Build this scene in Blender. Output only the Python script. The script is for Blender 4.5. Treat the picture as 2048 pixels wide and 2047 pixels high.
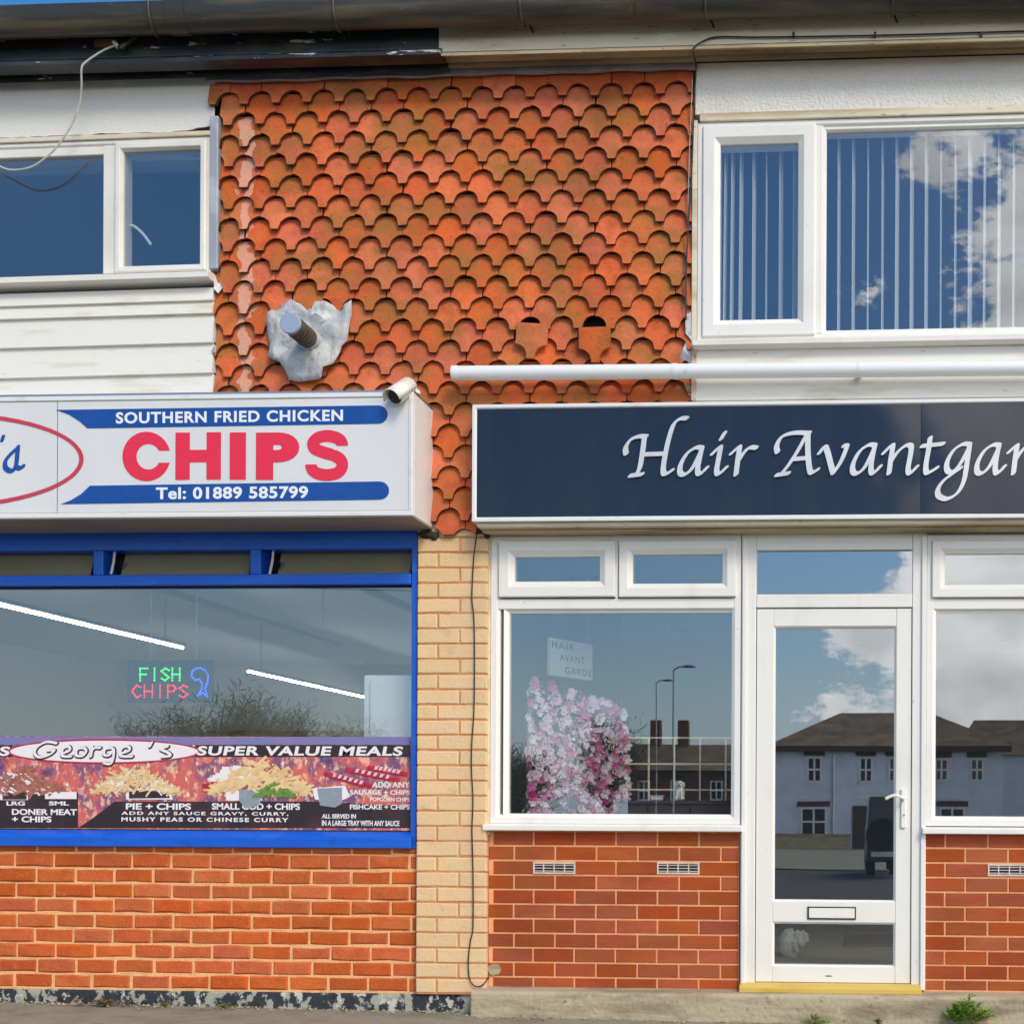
import bpy, bmesh, math, random
import numpy as np
from mathutils import Vector, Matrix, Euler, noise as mnoise
random.seed(7)
S = bpy.context.scene
for o in list(bpy.data.objects): bpy.data.objects.remove(o)
COL = S.collection
# ------------------------------------------------------------------ camera
FPX, CX, CY, YAW, ROLL = 2625.0, 1557.0, 1610.0, 0.0546, 0.0045
CAM = Vector((0, -7.0, 1.1))
cd = bpy.data.cameras.new('camera'); cam = bpy.data.objects.new('camera', cd); COL.objects.link(cam)
cd.sensor_width = 36; cd.sensor_fit = 'HORIZONTAL'; cd.lens = 36*FPX/2048
cd.shift_x = -(CX-1024)/2048; cd.shift_y = (CY-1023.5)/2048
cd.clip_end = 3000; cd.clip_start = 0.05
RM = Matrix.Rotation(YAW, 3, 'Z') @ Matrix.Rotation(math.pi/2, 3, 'X') @ Matrix.Rotation(ROLL, 3, 'Z')
cam.matrix_world = Matrix.Translation(CAM) @ RM.to_4x4()
S.camera = cam
# ------------------------------------------------------------------ sky, sun, exposure
SUN_EL, SUN_AZ = math.radians(39), math.radians(33)      # behind the camera, a little to the right
sun_dir = Vector((math.sin(SUN_AZ)*math.cos(SUN_EL), -math.cos(SUN_AZ)*math.cos(SUN_EL), math.sin(SUN_EL)))
W = bpy.data.worlds.new('World'); S.world = W; W.use_nodes = True
wn, wl = W.node_tree.nodes, W.node_tree.links
wn.clear()
wo = wn.new('ShaderNodeOutputWorld'); bg = wn.new('ShaderNodeBackground'); bg.inputs['Strength'].default_value = 0.065
sky = wn.new('ShaderNodeTexSky'); sky.sky_type = 'NISHITA'; sky.sun_disc = False
sky.sun_elevation = SUN_EL
sky.sun_rotation = math.atan2(sun_dir.x, sun_dir.y)
sky.air_density = 1.0; sky.dust_density = 0.4; sky.ozone_density = 2.5
tc = wn.new('ShaderNodeTexCoord')
sep = wn.new('ShaderNodeSeparateXYZ'); wl.new(tc.outputs['Generated'], sep.inputs[0])
def wmath(op, a, b=None, c=None):
    n = wn.new('ShaderNodeMath'); n.operation = op
    for i, v in enumerate((a, b, c)):
        if v is None: continue
        if isinstance(v, (int, float)): n.inputs[i].default_value = v
        else: wl.new(v, n.inputs[i])
    return n.outputs[0]
# cloud field: broken cumulus, a bank of it standing over the far side of the street to the right
mp = wn.new('ShaderNodeMapping'); mp.inputs['Location'].default_value = (3.1, 1.7, 0.4); mp.inputs['Scale'].default_value = (1, 1, 1.7)
wl.new(tc.outputs['Generated'], mp.inputs[0])
n1 = wn.new('ShaderNodeTexNoise'); n1.inputs['Scale'].default_value = 9.5; n1.inputs['Detail'].default_value = 9; n1.inputs['Roughness'].default_value = 0.68
wl.new(mp.outputs[0], n1.inputs['Vector'])
lean = wmath('MULTIPLY_ADD', sep.outputs['X'], 3.0, wmath('MULTIPLY_ADD', sep.outputs['Z'], -0.72, 0.150))
lean = wmath('MINIMUM', lean, 0.19)
lean = wmath('MAXIMUM', lean, -0.35)
fld = wmath('ADD', n1.outputs['Fac'], lean)
rmp = wn.new('ShaderNodeValToRGB'); rmp.color_ramp.elements[0].position = 0.515; rmp.color_ramp.elements[1].position = 0.575
wl.new(fld, rmp.inputs[0])
n2 = wn.new('ShaderNodeTexNoise'); n2.inputs['Scale'].default_value = 13; n2.inputs['Detail'].default_value = 6
wl.new(mp.outputs[0], n2.inputs['Vector'])
cshade = wn.new('ShaderNodeValToRGB'); cshade.color_ramp.elements[0].position = 0.35; cshade.color_ramp.elements[1].position = 0.68
cshade.color_ramp.elements[0].color = (19.0, 19.1, 19.4, 1); cshade.color_ramp.elements[1].color = (33.0, 32.8, 32.4, 1)
wl.new(n2.outputs['Fac'], cshade.inputs[0])
mx = wn.new('ShaderNodeMix'); mx.data_type = 'RGBA'
wl.new(rmp.outputs['Color'], mx.inputs[0]); shs = wn.new('ShaderNodeHueSaturation'); shs.inputs['Saturation'].default_value = 1.34; shs.inputs['Value'].default_value = 2.0; wl.new(sky.outputs[0], shs.inputs['Color']); 
hz_f = wmath('POWER', wmath('MAXIMUM', wmath('SUBTRACT', 1.0, wmath('MULTIPLY', sep.outputs['Z'], 3.6)), 0.0), 1.6)
hz_f = wmath('MULTIPLY', wmath('MINIMUM', hz_f, 1.0), 0.85)
hzm = wn.new('ShaderNodeMix'); hzm.data_type = 'RGBA'; wl.new(hz_f, hzm.inputs[0]); wl.new(shs.outputs[0], hzm.inputs[6]); hzm.inputs[7].default_value = (8.6, 11.2, 13.8, 1)
wl.new(hzm.outputs[2], mx.inputs[6]); wl.new(cshade.outputs[0], mx.inputs[7])
wl.new(mx.outputs[2], bg.inputs['Color']); wl.new(bg.outputs[0], wo.inputs[0])
sd = bpy.data.lights.new('sun', 'SUN'); sd.energy = 1.35; sd.angle = math.radians(16); sd.color = (1, 0.92, 0.775)
so = bpy.data.objects.new('sun', sd); COL.objects.link(so); so.location = (3, -9, 12)
so.rotation_euler = (-sun_dir).to_track_quat('-Z', 'Y').to_euler()
S.view_settings.view_transform = 'Standard'; S.view_settings.look = 'None'
S.view_settings.exposure = 0.37; S.view_settings.gamma = 1.0; S.view_settings.use_curve_mapping = False
S.render.engine = 'CYCLES'
S.cycles.max_bounces = 8; S.cycles.transparent_max_bounces = 12; S.cycles.glossy_bounces = 4

# ------------------------------------------------------------------ helpers
def P(px, py, Y=0.0):
    d = RM @ Vector(((px-CX)/FPX, -(py-CY)/FPX, -1))
    t = (Y-CAM.y)/d.y
    return CAM + d*t
def PX(px, py, Y=0.0): return P(px, py, Y).x
def PZ(px, py, Y=0.0): return P(px, py, Y).z
def PM(px, py, L):
    v = P(px, py, L); return Vector((v.x, -L, v.z))       # a point seen in the glass, L metres in front of the shops
def RECT(l, t, r, b, Y):
    mx_, my_ = (l+r)/2, (t+b)/2
    return PX(l, my_, Y), PX(r, my_, Y), PZ(mx_, b, Y), PZ(mx_, t, Y)
WT = {}
def wt(o): return WT.get(o, Vector((0, 0, 0)))
def link(o, parent=None):
    COL.objects.link(o)
    if parent is not None:
        o.parent = parent; o.matrix_parent_inverse = Matrix.Translation(-wt(parent))
    return o
def tag(o, label=None, cat=None, group=None, kind=None):
    if label: o['label'] = label
    if cat: o['category'] = cat
    if group: o['group'] = group
    if kind: o['kind'] = kind
    return o
def empty(name, loc, parent=None, label=None, cat=None, group=None):
    o = bpy.data.objects.new(name, None); o.empty_display_size = 0.1
    link(o, parent); o.location = loc; WT[o] = Vector(loc)
    return tag(o, label, cat, group)
class MB:
    def __init__(s): s.v = []; s.f = []
    def add(s, vs, fs):
        n = len(s.v); s.v += [tuple(v) for v in vs]; s.f += [tuple(i+n for i in f) for f in fs]; return s
    def box(s, x0, x1, y0, y1, z0, z1):
        return s.add([(x0,y0,z0),(x1,y0,z0),(x1,y1,z0),(x0,y1,z0),(x0,y0,z1),(x1,y0,z1),(x1,y1,z1),(x0,y1,z1)],
              [(0,1,2,3),(4,7,6,5),(0,4,5,1),(1,5,6,2),(2,6,7,3),(3,7,4,0)])
    def ring(s, x0, x1, z0, z1, prof):
        vs = []; fs = []
        for i, y in prof:
            vs += [(x0+i,y,z0+i),(x1-i,y,z0+i),(x1-i,y,z1-i),(x0+i,y,z1-i)]
        n = len(prof)
        for a in range(n):
            b = (a+1) % n
            for k in range(4):
                l = (k+1) % 4
                fs.append((a*4+k, a*4+l, b*4+l, b*4+k))
        return s.add(vs, fs)
    def prism(s, poly, y0, y1):      # poly in (x,z)
        n = len(poly)
        vs = [(x,y0,z) for x,z in poly]+[(x,y1,z) for x,z in poly]
        fs = [tuple(range(n)), tuple(range(2*n-1,n-1,-1))]+[(i,(i+1)%n,(i+1)%n+n,i+n) for i in range(n)]
        return s.add(vs, fs)
    def extrude_x(s, prof, x0, x1, dz=0.0):   # prof in (y,z), closed ; dz = rise over the length
        n = len(prof)
        vs = [(x0,y,z) for y,z in prof]+[(x1,y,z+dz) for y,z in prof]
        fs = [tuple(range(n)), tuple(range(2*n-1,n-1,-1))]+[(i,(i+1)%n,(i+1)%n+n,i+n) for i in range(n)]
        return s.add(vs, fs)
    def tube(s, pts, r, n=8, caps=True):
        pts = [Vector(p) for p in pts]; rings = []
        rr = r if isinstance(r, (list, tuple)) else [r]*len(pts)
        up = None
        for i, p in enumerate(pts):
            t = (pts[min(i+1,len(pts)-1)]-pts[max(i-1,0)]).normalized()
            if up is None:
                up = Vector((0,0,1)) if abs(t.z) < .9 else Vector((0,1,0))
            u = (up - t*up.dot(t)).normalized(); w = t.cross(u); up = u
            rings.append([p+(u*math.cos(2*math.pi*k/n)+w*math.sin(2*math.pi*k/n))*rr[i] for k in range(n)])
        vs = [v for rg in rings for v in rg]; fs = []
        for i in range(len(pts)-1):
            for k in range(n):
                l = (k+1) % n; fs.append((i*n+k, i*n+l, (i+1)*n+l, (i+1)*n+k))
        if caps: fs += [tuple(range(n-1,-1,-1)), tuple((len(pts)-1)*n+k for k in range(n))]
        return s.add(vs, fs)
    def sphere(s, c, r, seg=10, rings=6):
        rx, ry, rz = r if isinstance(r, (tuple, list)) else (r, r, r)
        vs = [(c[0],c[1],c[2]-rz)]; fs = []
        for i in range(1, rings):
            a = -math.pi/2+math.pi*i/rings
            for k in range(seg):
                b = 2*math.pi*k/seg
                vs.append((c[0]+rx*math.cos(a)*math.cos(b), c[1]+ry*math.cos(a)*math.sin(b), c[2]+rz*math.sin(a)))
        vs.append((c[0],c[1],c[2]+rz)); last = len(vs)-1
        for k in range(seg): fs.append((0, 1+(k+1)%seg, 1+k))
        for i in range(rings-2):
            for k in range(seg):
                a = 1+i*seg; fs.append((a+k, a+(k+1)%seg, a+seg+(k+1)%seg, a+seg+k))
        a = 1+(rings-2)*seg
        for k in range(seg): fs.append((a+k, a+(k+1)%seg, last))
        return s.add(vs, fs)
    def xform(s, fn): s.v = [tuple(fn(Vector(v))) for v in s.v]; return s
    def mesh(s, name, m, smooth=False):
        me = bpy.data.meshes.new(name); me.from_pydata(s.v, [], s.f); me.update()
        bm = bmesh.new(); bm.from_mesh(me); bmesh.ops.recalc_face_normals(bm, faces=bm.faces[:])
        if smooth:
            for f in bm.faces: f.smooth = True
        bm.to_mesh(me); bm.free()
        if m: me.materials.append(m)
        return me
    def build(s, name, m, parent=None, smooth=False, bevel=0, seg=2):
        o = bpy.data.objects.new(name, s.mesh(name, m, smooth)); link(o, parent)
        if smooth: autosmooth(o)
        if bevel:
            b = o.modifiers.new('bevel', 'BEVEL'); b.width = bevel; b.segments = seg; b.limit_method = 'ANGLE'; b.angle_limit = math.radians(40)
        return o
def autosmooth(o, ang=40):
    me = o.data
    bm = bmesh.new(); bm.from_mesh(me)
    for e in bm.edges:
        if len(e.link_faces) == 2 and e.calc_face_angle(0) > math.radians(ang): e.smooth = False
    bm.to_mesh(me); bm.free()
def spline(pts, n=8):
    pts = [Vector(p) for p in pts]; out = []
    for i in range(len(pts)-1):
        p0 = pts[max(i-1,0)]; p1 = pts[i]; p2 = pts[i+1]; p3 = pts[min(i+2,len(pts)-1)]
        for k in range(n):
            t = k/n
            out.append(0.5*((2*p1)+(p2-p0)*t+(2*p0-5*p1+4*p2-p3)*t*t+(3*p1-p0-3*p2+p3)*t**3))
    out.append(pts[-1]); return out
# ------------------------------------------------------------------ materials
def srgb(r, g, b):
    f = lambda c: (c/255/12.92) if c/255 <= .04045 else ((c/255+.055)/1.055)**2.4
    return (f(r), f(g), f(b))
def mat(name, base, rough=0.6, layers=(), bump=0.0, bscale=60, rnd=0.0, hue=0.0, metal=0.0, spec=0.5, emit=None, estr=0, coat=0.0, bdetail=4, sat=0.0, trans=0.0):
    """layers: (colour, scale, lo, hi, amount, (sx,sy,sz)) noise-masked stains in world space"""
    m = bpy.data.materials.new(name); m.use_nodes = True
    n, l = m.node_tree.nodes, m.node_tree.links
    b = n['Principled BSDF']; b.inputs['Roughness'].default_value = rough; b.inputs['Metallic'].default_value = metal
    b.inputs['Specular IOR Level'].default_value = spec
    b.inputs['Coat Weight'].default_value = coat
    if emit: b.inputs['Emission Color'].default_value = (*emit, 1); b.inputs['Emission Strength'].default_value = estr
    geo = n.new('ShaderNodeNewGeometry')
    rgb = n.new('ShaderNodeRGB'); rgb.outputs[0].default_value = (*base, 1); c = rgb.outputs[0]
    if rnd or hue or sat:
        oi = n.new('ShaderNodeObjectInfo'); hs = n.new('ShaderNodeHueSaturation')
        def rng(src, lo, hi, mul=1.0):
            k = n.new('ShaderNodeMath'); k.operation = 'MULTIPLY'; k.inputs[1].default_value = mul; l.new(src, k.inputs[0])
            f = n.new('ShaderNodeMath'); f.operation = 'FRACT'; l.new(k.outputs[0], f.inputs[0])
            r = n.new('ShaderNodeMapRange'); r.inputs['To Min'].default_value = lo; r.inputs['To Max'].default_value = hi; l.new(f.outputs[0], r.inputs[0]); return r.outputs[0]
        l.new(rng(oi.outputs['Random'], 1-rnd, 1+rnd), hs.inputs['Value'])
        l.new(rng(oi.outputs['Random'], .5-hue, .5+hue, 17.3), hs.inputs['Hue'])
        l.new(rng(oi.outputs['Random'], 1-sat, 1+sat*.5, 41.7), hs.inputs['Saturation'])
        l.new(c, hs.inputs['Color']); c = hs.outputs[0]
    for k, (col, sc, lo, hi, amt, st) in enumerate(layers):
        mp = n.new('ShaderNodeMapping'); mp.inputs['Scale'].default_value = st; mp.inputs['Location'].default_value = (k*3.7, k*1.9, k*5.3)
        l.new(geo.outputs['Position'], mp.inputs[0])
        nz = n.new('ShaderNodeTexNoise'); nz.inputs['Scale'].default_value = sc; nz.inputs['Detail'].default_value = 6; nz.inputs['Roughness'].default_value = .6
        l.new(mp.outputs[0], nz.inputs['Vector'])
        mr = n.new('ShaderNodeMapRange'); mr.inputs['From Min'].default_value = lo; mr.inputs['From Max'].default_value = hi
        mr.inputs['To Max'].default_value = amt; l.new(nz.outputs['Fac'], mr.inputs[0])
        mi = n.new('ShaderNodeMix'); mi.data_type = 'RGBA'; l.new(mr.outputs[0], mi.inputs[0]); l.new(c, mi.inputs[6]); mi.inputs[7].default_value = (*col, 1)
        c = mi.outputs[2]
    l.new(c, b.inputs['Base Color'])
    if bump:
        nz = n.new('ShaderNodeTexNoise'); nz.inputs['Scale'].default_value = bscale; nz.inputs['Detail'].default_value = bdetail
        l.new(geo.outputs['Position'], nz.inputs['Vector'])
        bp = n.new('ShaderNodeBump'); bp.inputs['Strength'].default_value = bump; bp.inputs['Distance'].default_value = 0.01
        l.new(nz.outputs['Fac'], bp.inputs['Height']); l.new(bp.outputs[0], b.inputs['Normal'])
    m['nodes_hint'] = 1
    return m
I3 = (1, 1, 1)
def glass(name, refl=0.25, tint=(.80,.86,.88), wave=0.02, wscale=2.0, fres=0.3):
    m = bpy.data.materials.new(name); m.use_nodes = True
    n, l = m.node_tree.nodes, m.node_tree.links
    n.remove(n['Principled BSDF']); out = n['Material Output']
    t = n.new('ShaderNodeBsdfTransparent'); t.inputs[0].default_value = (*tint, 1)
    g = n.new('ShaderNodeBsdfGlossy'); g.inputs['Roughness'].default_value = 0.0; g.inputs['Color'].default_value = (.95,.97,1,1)
    geo = n.new('ShaderNodeNewGeometry'); nz = n.new('ShaderNodeTexNoise'); nz.inputs['Scale'].default_value = wscale; nz.inputs['Detail'].default_value = 1
    l.new(geo.outputs['Position'], nz.inputs['Vector'])
    bp = n.new('ShaderNodeBump'); bp.inputs['Strength'].default_value = wave; bp.inputs['Distance'].default_value = 0.02
    l.new(nz.outputs['Fac'], bp.inputs['Height']); l.new(bp.outputs[0], g.inputs['Normal'])
    lw = n.new('ShaderNodeLayerWeight'); lw.inputs['Blend'].default_value = 0.3
    ma = n.new('ShaderNodeMath'); ma.operation = 'MULTIPLY_ADD'; ma.inputs[1].default_value = fres; ma.inputs[2].default_value = refl; ma.use_clamp = True
    l.new(lw.outputs['Fresnel'], ma.inputs[0])
    mi = n.new('ShaderNodeMixShader'); l.new(ma.outputs[0], mi.inputs[0]); l.new(t.outputs[0], mi.inputs[1]); l.new(g.outputs[0], mi.inputs[2])
    l.new(mi.outputs[0], out.inputs['Surface'])
    return m
def emis(name, col, st): return mat(name, col, .5, emit=col, estr=st)
M = {}
M['upvc'] = mat('white_upvc', (.80,.765,.70), .32, [((.50,.45,.36), 2.3, .48, .75, .5, (1,1,.5)), ((.6,.58,.53), 9, .55, .75, .3, I3)])
M['upvc_clean'] = mat('clean_white_upvc', (.83,.80,.745), .28, [((.60,.57,.52), 5, .52, .78, .4, (1,1,.4)), ((.45,.42,.36), 34, .66, .72, .45, I3)])
M['blue'] = mat('blue_gloss_paint', srgb(24,92,205), .3, [(srgb(60,130,220), 6, .5, .8, .5, (.3,1,2)), (srgb(20,60,140), 14, .58, .75, .4, I3)], bump=.05, bscale=30)
M['cream'] = mat('cream_paint', srgb(224,212,188), .55, [(srgb(156,122,80), 3.0, .46, .70, .75, (.3,1,2.2)), (srgb(105,85,60), 22, .62, .7, .6, (.5,1,1.5))], bump=.15, bscale=40)
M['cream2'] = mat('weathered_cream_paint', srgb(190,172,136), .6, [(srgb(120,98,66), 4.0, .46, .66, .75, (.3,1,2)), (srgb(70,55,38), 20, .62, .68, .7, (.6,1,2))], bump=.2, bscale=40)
M['black_fascia'] = mat('flaking_black_paint', srgb(38,40,46), .42, [(srgb(84,86,84), 5, .50, .72, .6, (.4,1,2)), (srgb(74,76,48), 9, .54, .66, .7, (.5,1,1.5)), (srgb(215,215,200), 13, .635, .65, .95, (.45,1,2.2)), (srgb(120,60,50), 11, .68, .70, .6, (.6,1,2))], bump=.25, bscale=45)
M['gutter'] = mat('grimy_dark_gutter', srgb(54,51,46), .38, [(srgb(108,96,74), 5, .46, .68, .75, (.2,1,3)), (srgb(78,84,40), 4, .63, .70, .8, (1.4,1,1)), (srgb(120,118,105), 30, .66, .72, .5, (.6,1,1))], bump=.12, bscale=40)
M['render'] = mat('rough_white_render', (.74,.71,.665), .85, [((.52,.48,.41), 3, .5, .75, .35, I3)], bump=.9, bscale=55, bdetail=3)
M['render2'] = mat('smooth_white_render', (.73,.705,.665), .85, [((.5,.47,.40), 3, .52, .75, .35, I3)], bump=.35, bscale=45, bdetail=4)
M['board'] = mat('white_weatherboard', (.79,.76,.69), .5, [(srgb(176,160,120), 6, .56, .74, .5, (.35,1,2)), (srgb(140,128,100), 24, .64, .74, .45, (.5,1,1.4))], bump=.08, bscale=25)
M['lead'] = mat('weathered_lead', srgb(168,170,174), .55, [(srgb(214,214,210), 6, .40, .62, .8, I3), (srgb(118,128,150), 14, .55, .70, .55, I3), (srgb(112,94,84), 10, .54, .66, .75, (2.2,1,.4)), (srgb(70,66,62), 50, .62, .70, .5, I3)], bump=.7, bscale=24, metal=.0)
M['leadgrey'] = mat('grey_lead_strip', srgb(158,162,172), .5, [(srgb(205,206,210), 6, .5, .7, .6, I3)], bump=.3, bscale=25, metal=.1)
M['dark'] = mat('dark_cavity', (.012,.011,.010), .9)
M['steel'] = mat('grey_steel', (.42,.43,.45), .35, metal=.8)
M['blackplastic'] = mat('black_plastic', (.02,.02,.022), .4, bump=.05)
M['cable_white'] = mat('dirty_white_cable', srgb(196,196,186), .5, [(srgb(120,118,105), 30, .5, .7, .6, I3)])
M['brickL'] = mat('orange_handmade_brick', srgb(200,98,48), .9, [(srgb(150,74,44), 1.3, .50, .72, .5, I3), (srgb(176,76,42), 9, .45, .7, .55, I3), (srgb(226,138,88), 28, .58, .75, .45, I3), (srgb(120,66,50), 70, .64, .72, .5, I3)], bump=.5, bscale=70, rnd=.15, hue=.004, sat=.05, spec=.2)
M['brickR'] = mat('red_wirecut_brick', srgb(168,80,42), .9, [(srgb(120,62,42), 1.5, .52, .74, .5, I3), (srgb(142,60,38), 8, .45, .7, .5, (.5,1,1.4)), (srgb(200,104,62), 40, .6, .78, .4, (.4,1,2))], bump=.3, bscale=90, rnd=.18, hue=.005, sat=.06, spec=.2)
M['brickP'] = mat('cream_painted_brick', srgb(230,193,146), .7, [(srgb(220,190,150), 2.0, .45, .65, .8, (1,1,.6)), (srgb(196,170,128), 14, .56, .75, .5, I3), (srgb(120,104,72), 26, .66, .72, .6, I3)], bump=.3, bscale=60, rnd=.045, hue=.006)
M['mortarL'] = mat('pale_mortar', srgb(240,184,128), .95, [(srgb(205,150,98), 14, .5, .7, .6, I3)], bump=.6, bscale=90)
M['mortarR'] = mat('peach_mortar', srgb(234,168,116), .95, [(srgb(210,140,96), 12, .5, .7, .5, I3)], bump=.4, bscale=90)
M['mortarP'] = mat('orange_mortar', srgb(212,146,92), .95, [(srgb(170,108,66), 16, .5, .7, .6, I3), (srgb(225,190,140), 6, .55, .7, .7, I3)], bump=.5, bscale=90)
M['base_black'] = mat('flaking_black_plinth', srgb(44,50,56), .7, [(srgb(168,164,150), 11, .50, .53, .95, (1,1,.8)), (srgb(202,198,184), 16, .60, .62, .9, (1,1,.8)), (srgb(28,30,34), 24, .6, .65, .8, I3)], bump=.6, bscale=30)
M['concrete'] = mat('rough_concrete', srgb(178,164,136), .9, [(srgb(112,100,78), 5, .45, .66, .75, (.4,1,2)), (srgb(205,195,165), 15, .58, .72, .5, I3), (srgb(96,92,64), 24, .63, .7, .6, I3)], bump=.7, bscale=35)
M['pave'] = mat('worn_pavement', srgb(142,136,118), .95, [(srgb(104,100,84), 5, .45, .7, .6, I3), (srgb(176,168,146), 40, .58, .72, .6, I3), (srgb(84,96,50), 8, .62, .7, .5, I3)], bump=.6, bscale=120)
M['asphalt'] = mat('asphalt', (.055,.054,.053), .9, [((.09,.088,.084), 30, .5, .7, .6, I3)], bump=.5, bscale=140)
M['grass'] = mat('grass_verge', (.06,.09,.03), .95, [((.10,.10,.04), 2, .45, .7, .6, I3)], bump=.6, bscale=30)
M['sign_white'] = mat('white_acrylic_sign', (.73,.72,.705), .25, [((.60,.60,.59), 1.5, .45, .75, .5, (1,1,.6))])
M['sign_frame'] = mat('white_aluminium', (.78,.77,.75), .35, [((.5,.46,.38), 8, .58, .75, .5, I3)])
M['sign_red'] = mat('red_vinyl', srgb(230,42,70), .35)
M['sign_red2'] = mat('faded_red_vinyl', srgb(196,60,76), .35)
M['sign_blue'] = mat('blue_vinyl', srgb(18,72,150), .3, [(srgb(34,86,162), 5, .5, .75, .5, I3)])
M['sign_text'] = mat('white_vinyl', (.82,.83,.84), .35)
M['navy'] = mat('navy_gloss_panel', srgb(30,38,54), .05, [(srgb(40,46,54), 3, .45, .7, .6, (2.5,1,.3))], spec=.38, coat=.1)
M['letter'] = mat('brushed_silver_letter', srgb(214,214,214), .32, [(srgb(180,178,174), 10, .5, .75, .5, I3)], metal=.25)
M['pipe'] = mat('white_pvc_pipe', (.80,.81,.81), .3, [(srgb(196,190,160), 3, .55, .75, .4, (.4,1,1)), (srgb(190,140,60), 7, .66, .72, .45, I3)])
M['pipe_dark'] = mat('stained_brown_pipe', srgb(82,74,58), .5, [(srgb(40,36,30), 30, .48, .6, .8, (1,2.5,1)), (srgb(120,108,84), 18, .58, .7, .6, I3)])
M['pipe_end'] = mat('grey_plastic_cap', srgb(150,166,192), .45)
M['yellow'] = mat('yellow_threshold', srgb(212,178,84), .5, [(srgb(170,134,60), 6, .5, .72, .6, (.4,1,2))], bump=.15)
M['vent'] = mat('pale_terracotta_vent', srgb(214,200,192), .7, [(srgb(170,150,140), 12, .5, .7, .5, I3)])
M['blind'] = mat('white_fabric_blind', (.80,.80,.79), .8, bump=.1, bscale=200)
M['tile_moss'] = None
M['glass_up'] = glass('upper_window_glass', .105, (.93,.95,.96))
M['glass_shop'] = glass('shop_window_glass', .09, (.95,.97,.97), wave=.012, wscale=1.2)
M['glass_salon'] = glass('salon_window_glass', .13, (.95,.97,.97), wave=.012, wscale=1.6)
M['glass_door'] = glass('door_glass', .17, (.93,.95,.95), wave=.010, wscale=1.5)
M['room'] = mat('grey_room_wall', (.62,.63,.62), .8)
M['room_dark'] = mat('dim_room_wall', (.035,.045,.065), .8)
M['room_blue'] = mat('blue_grey_room_wall', (.20,.26,.34), .8)
M['floor_in'] = mat('brown_floor', (.60,.52,.36), .6, [((.5,.45,.34), 5, .45, .7, .6, I3)])
M['tube'] = emis('lit_tube', (1.0,.99,.95), 50.0)
# ------------------------------------------------------------------ text and drawn lettering
def curve_to_mesh(cu, name, m):
    t = bpy.data.objects.new('tmp', cu); COL.objects.link(t)
    dg = bpy.context.evaluated_depsgraph_get(); dg.update()
    me = bpy.data.meshes.new_from_object(t.evaluated_get(dg)); me.name = name
    bpy.data.objects.remove(t); bpy.data.curves.remove(cu)
    me.materials.clear(); me.materials.append(m)
    return me
def text(name, s, x0, x1, z0, z1, Y, m, parent, bold=0.0, shear=0.0, thick=0.0012, slope=0.0, spacing=1.0, split=False):
    """lettering fitted to the rectangle x0..x1, z0..z1, front face at Y - thick"""
    cu = bpy.data.curves.new(name, 'FONT'); cu.body = s; cu.size = 1; cu.offset = bold; cu.shear = shear; cu.extrude = 0.01
    cu.space_character = spacing; cu.resolution_u = 6
    me = curve_to_mesh(cu, name, m)
    co = np.empty(len(me.vertices)*3); me.vertices.foreach_get('co', co); co = co.reshape(-1, 3)
    a, b = co.min(0), co.max(0); d = np.maximum(b-a, 1e-6)
    out = np.empty_like(co)
    out[:,0] = x0+(co[:,0]-a[0])/d[0]*(x1-x0); out[:,2] = z0+(co[:,1]-a[1])/d[1]*(z1-z0)+slope*(out[:,0]-x0)
    out[:,1] = Y-(co[:,2]-a[2])/d[2]*thick
    me.vertices.foreach_set('co', out.ravel()); me.update()
    if not split: return link(bpy.data.objects.new(name, me), parent)
    bm = bmesh.new(); bm.from_mesh(me); isl = []; seen = set()
    for f in bm.faces:
        if f.index in seen: continue
        st = [f]; seen.add(f.index); fs = []
        while st:
            q = st.pop(); fs.append(q)
            for e in q.edges:
                for g in e.link_faces:
                    if g.index not in seen: seen.add(g.index); st.append(g)
        xs = [v.co.x for q in fs for v in q.verts]; isl.append([min(xs), max(xs), fs])
    isl.sort(key=lambda q: q[0]); gr = []
    for a_, b_, fs in isl:
        if gr and a_ < gr[-1][1]-.3*min(b_-a_, gr[-1][1]-gr[-1][0]): gr[-1][1] = max(gr[-1][1], b_); gr[-1][2] += fs
        else: gr.append([a_, b_, list(fs)])
    last = None
    for a_, b_, fs in gr:
        idx = {}; vs = []; F = []
        for q in fs:
            for v in q.verts:
                if v not in idx: idx[v] = len(vs); vs.append(tuple(v.co))
            F.append(tuple(idx[v] for v in q.verts))
        m2 = bpy.data.meshes.new(name); m2.from_pydata(vs, [], F); m2.materials.append(m); last = link(bpy.data.objects.new(name, m2), parent)
    bm.free(); return last
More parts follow.
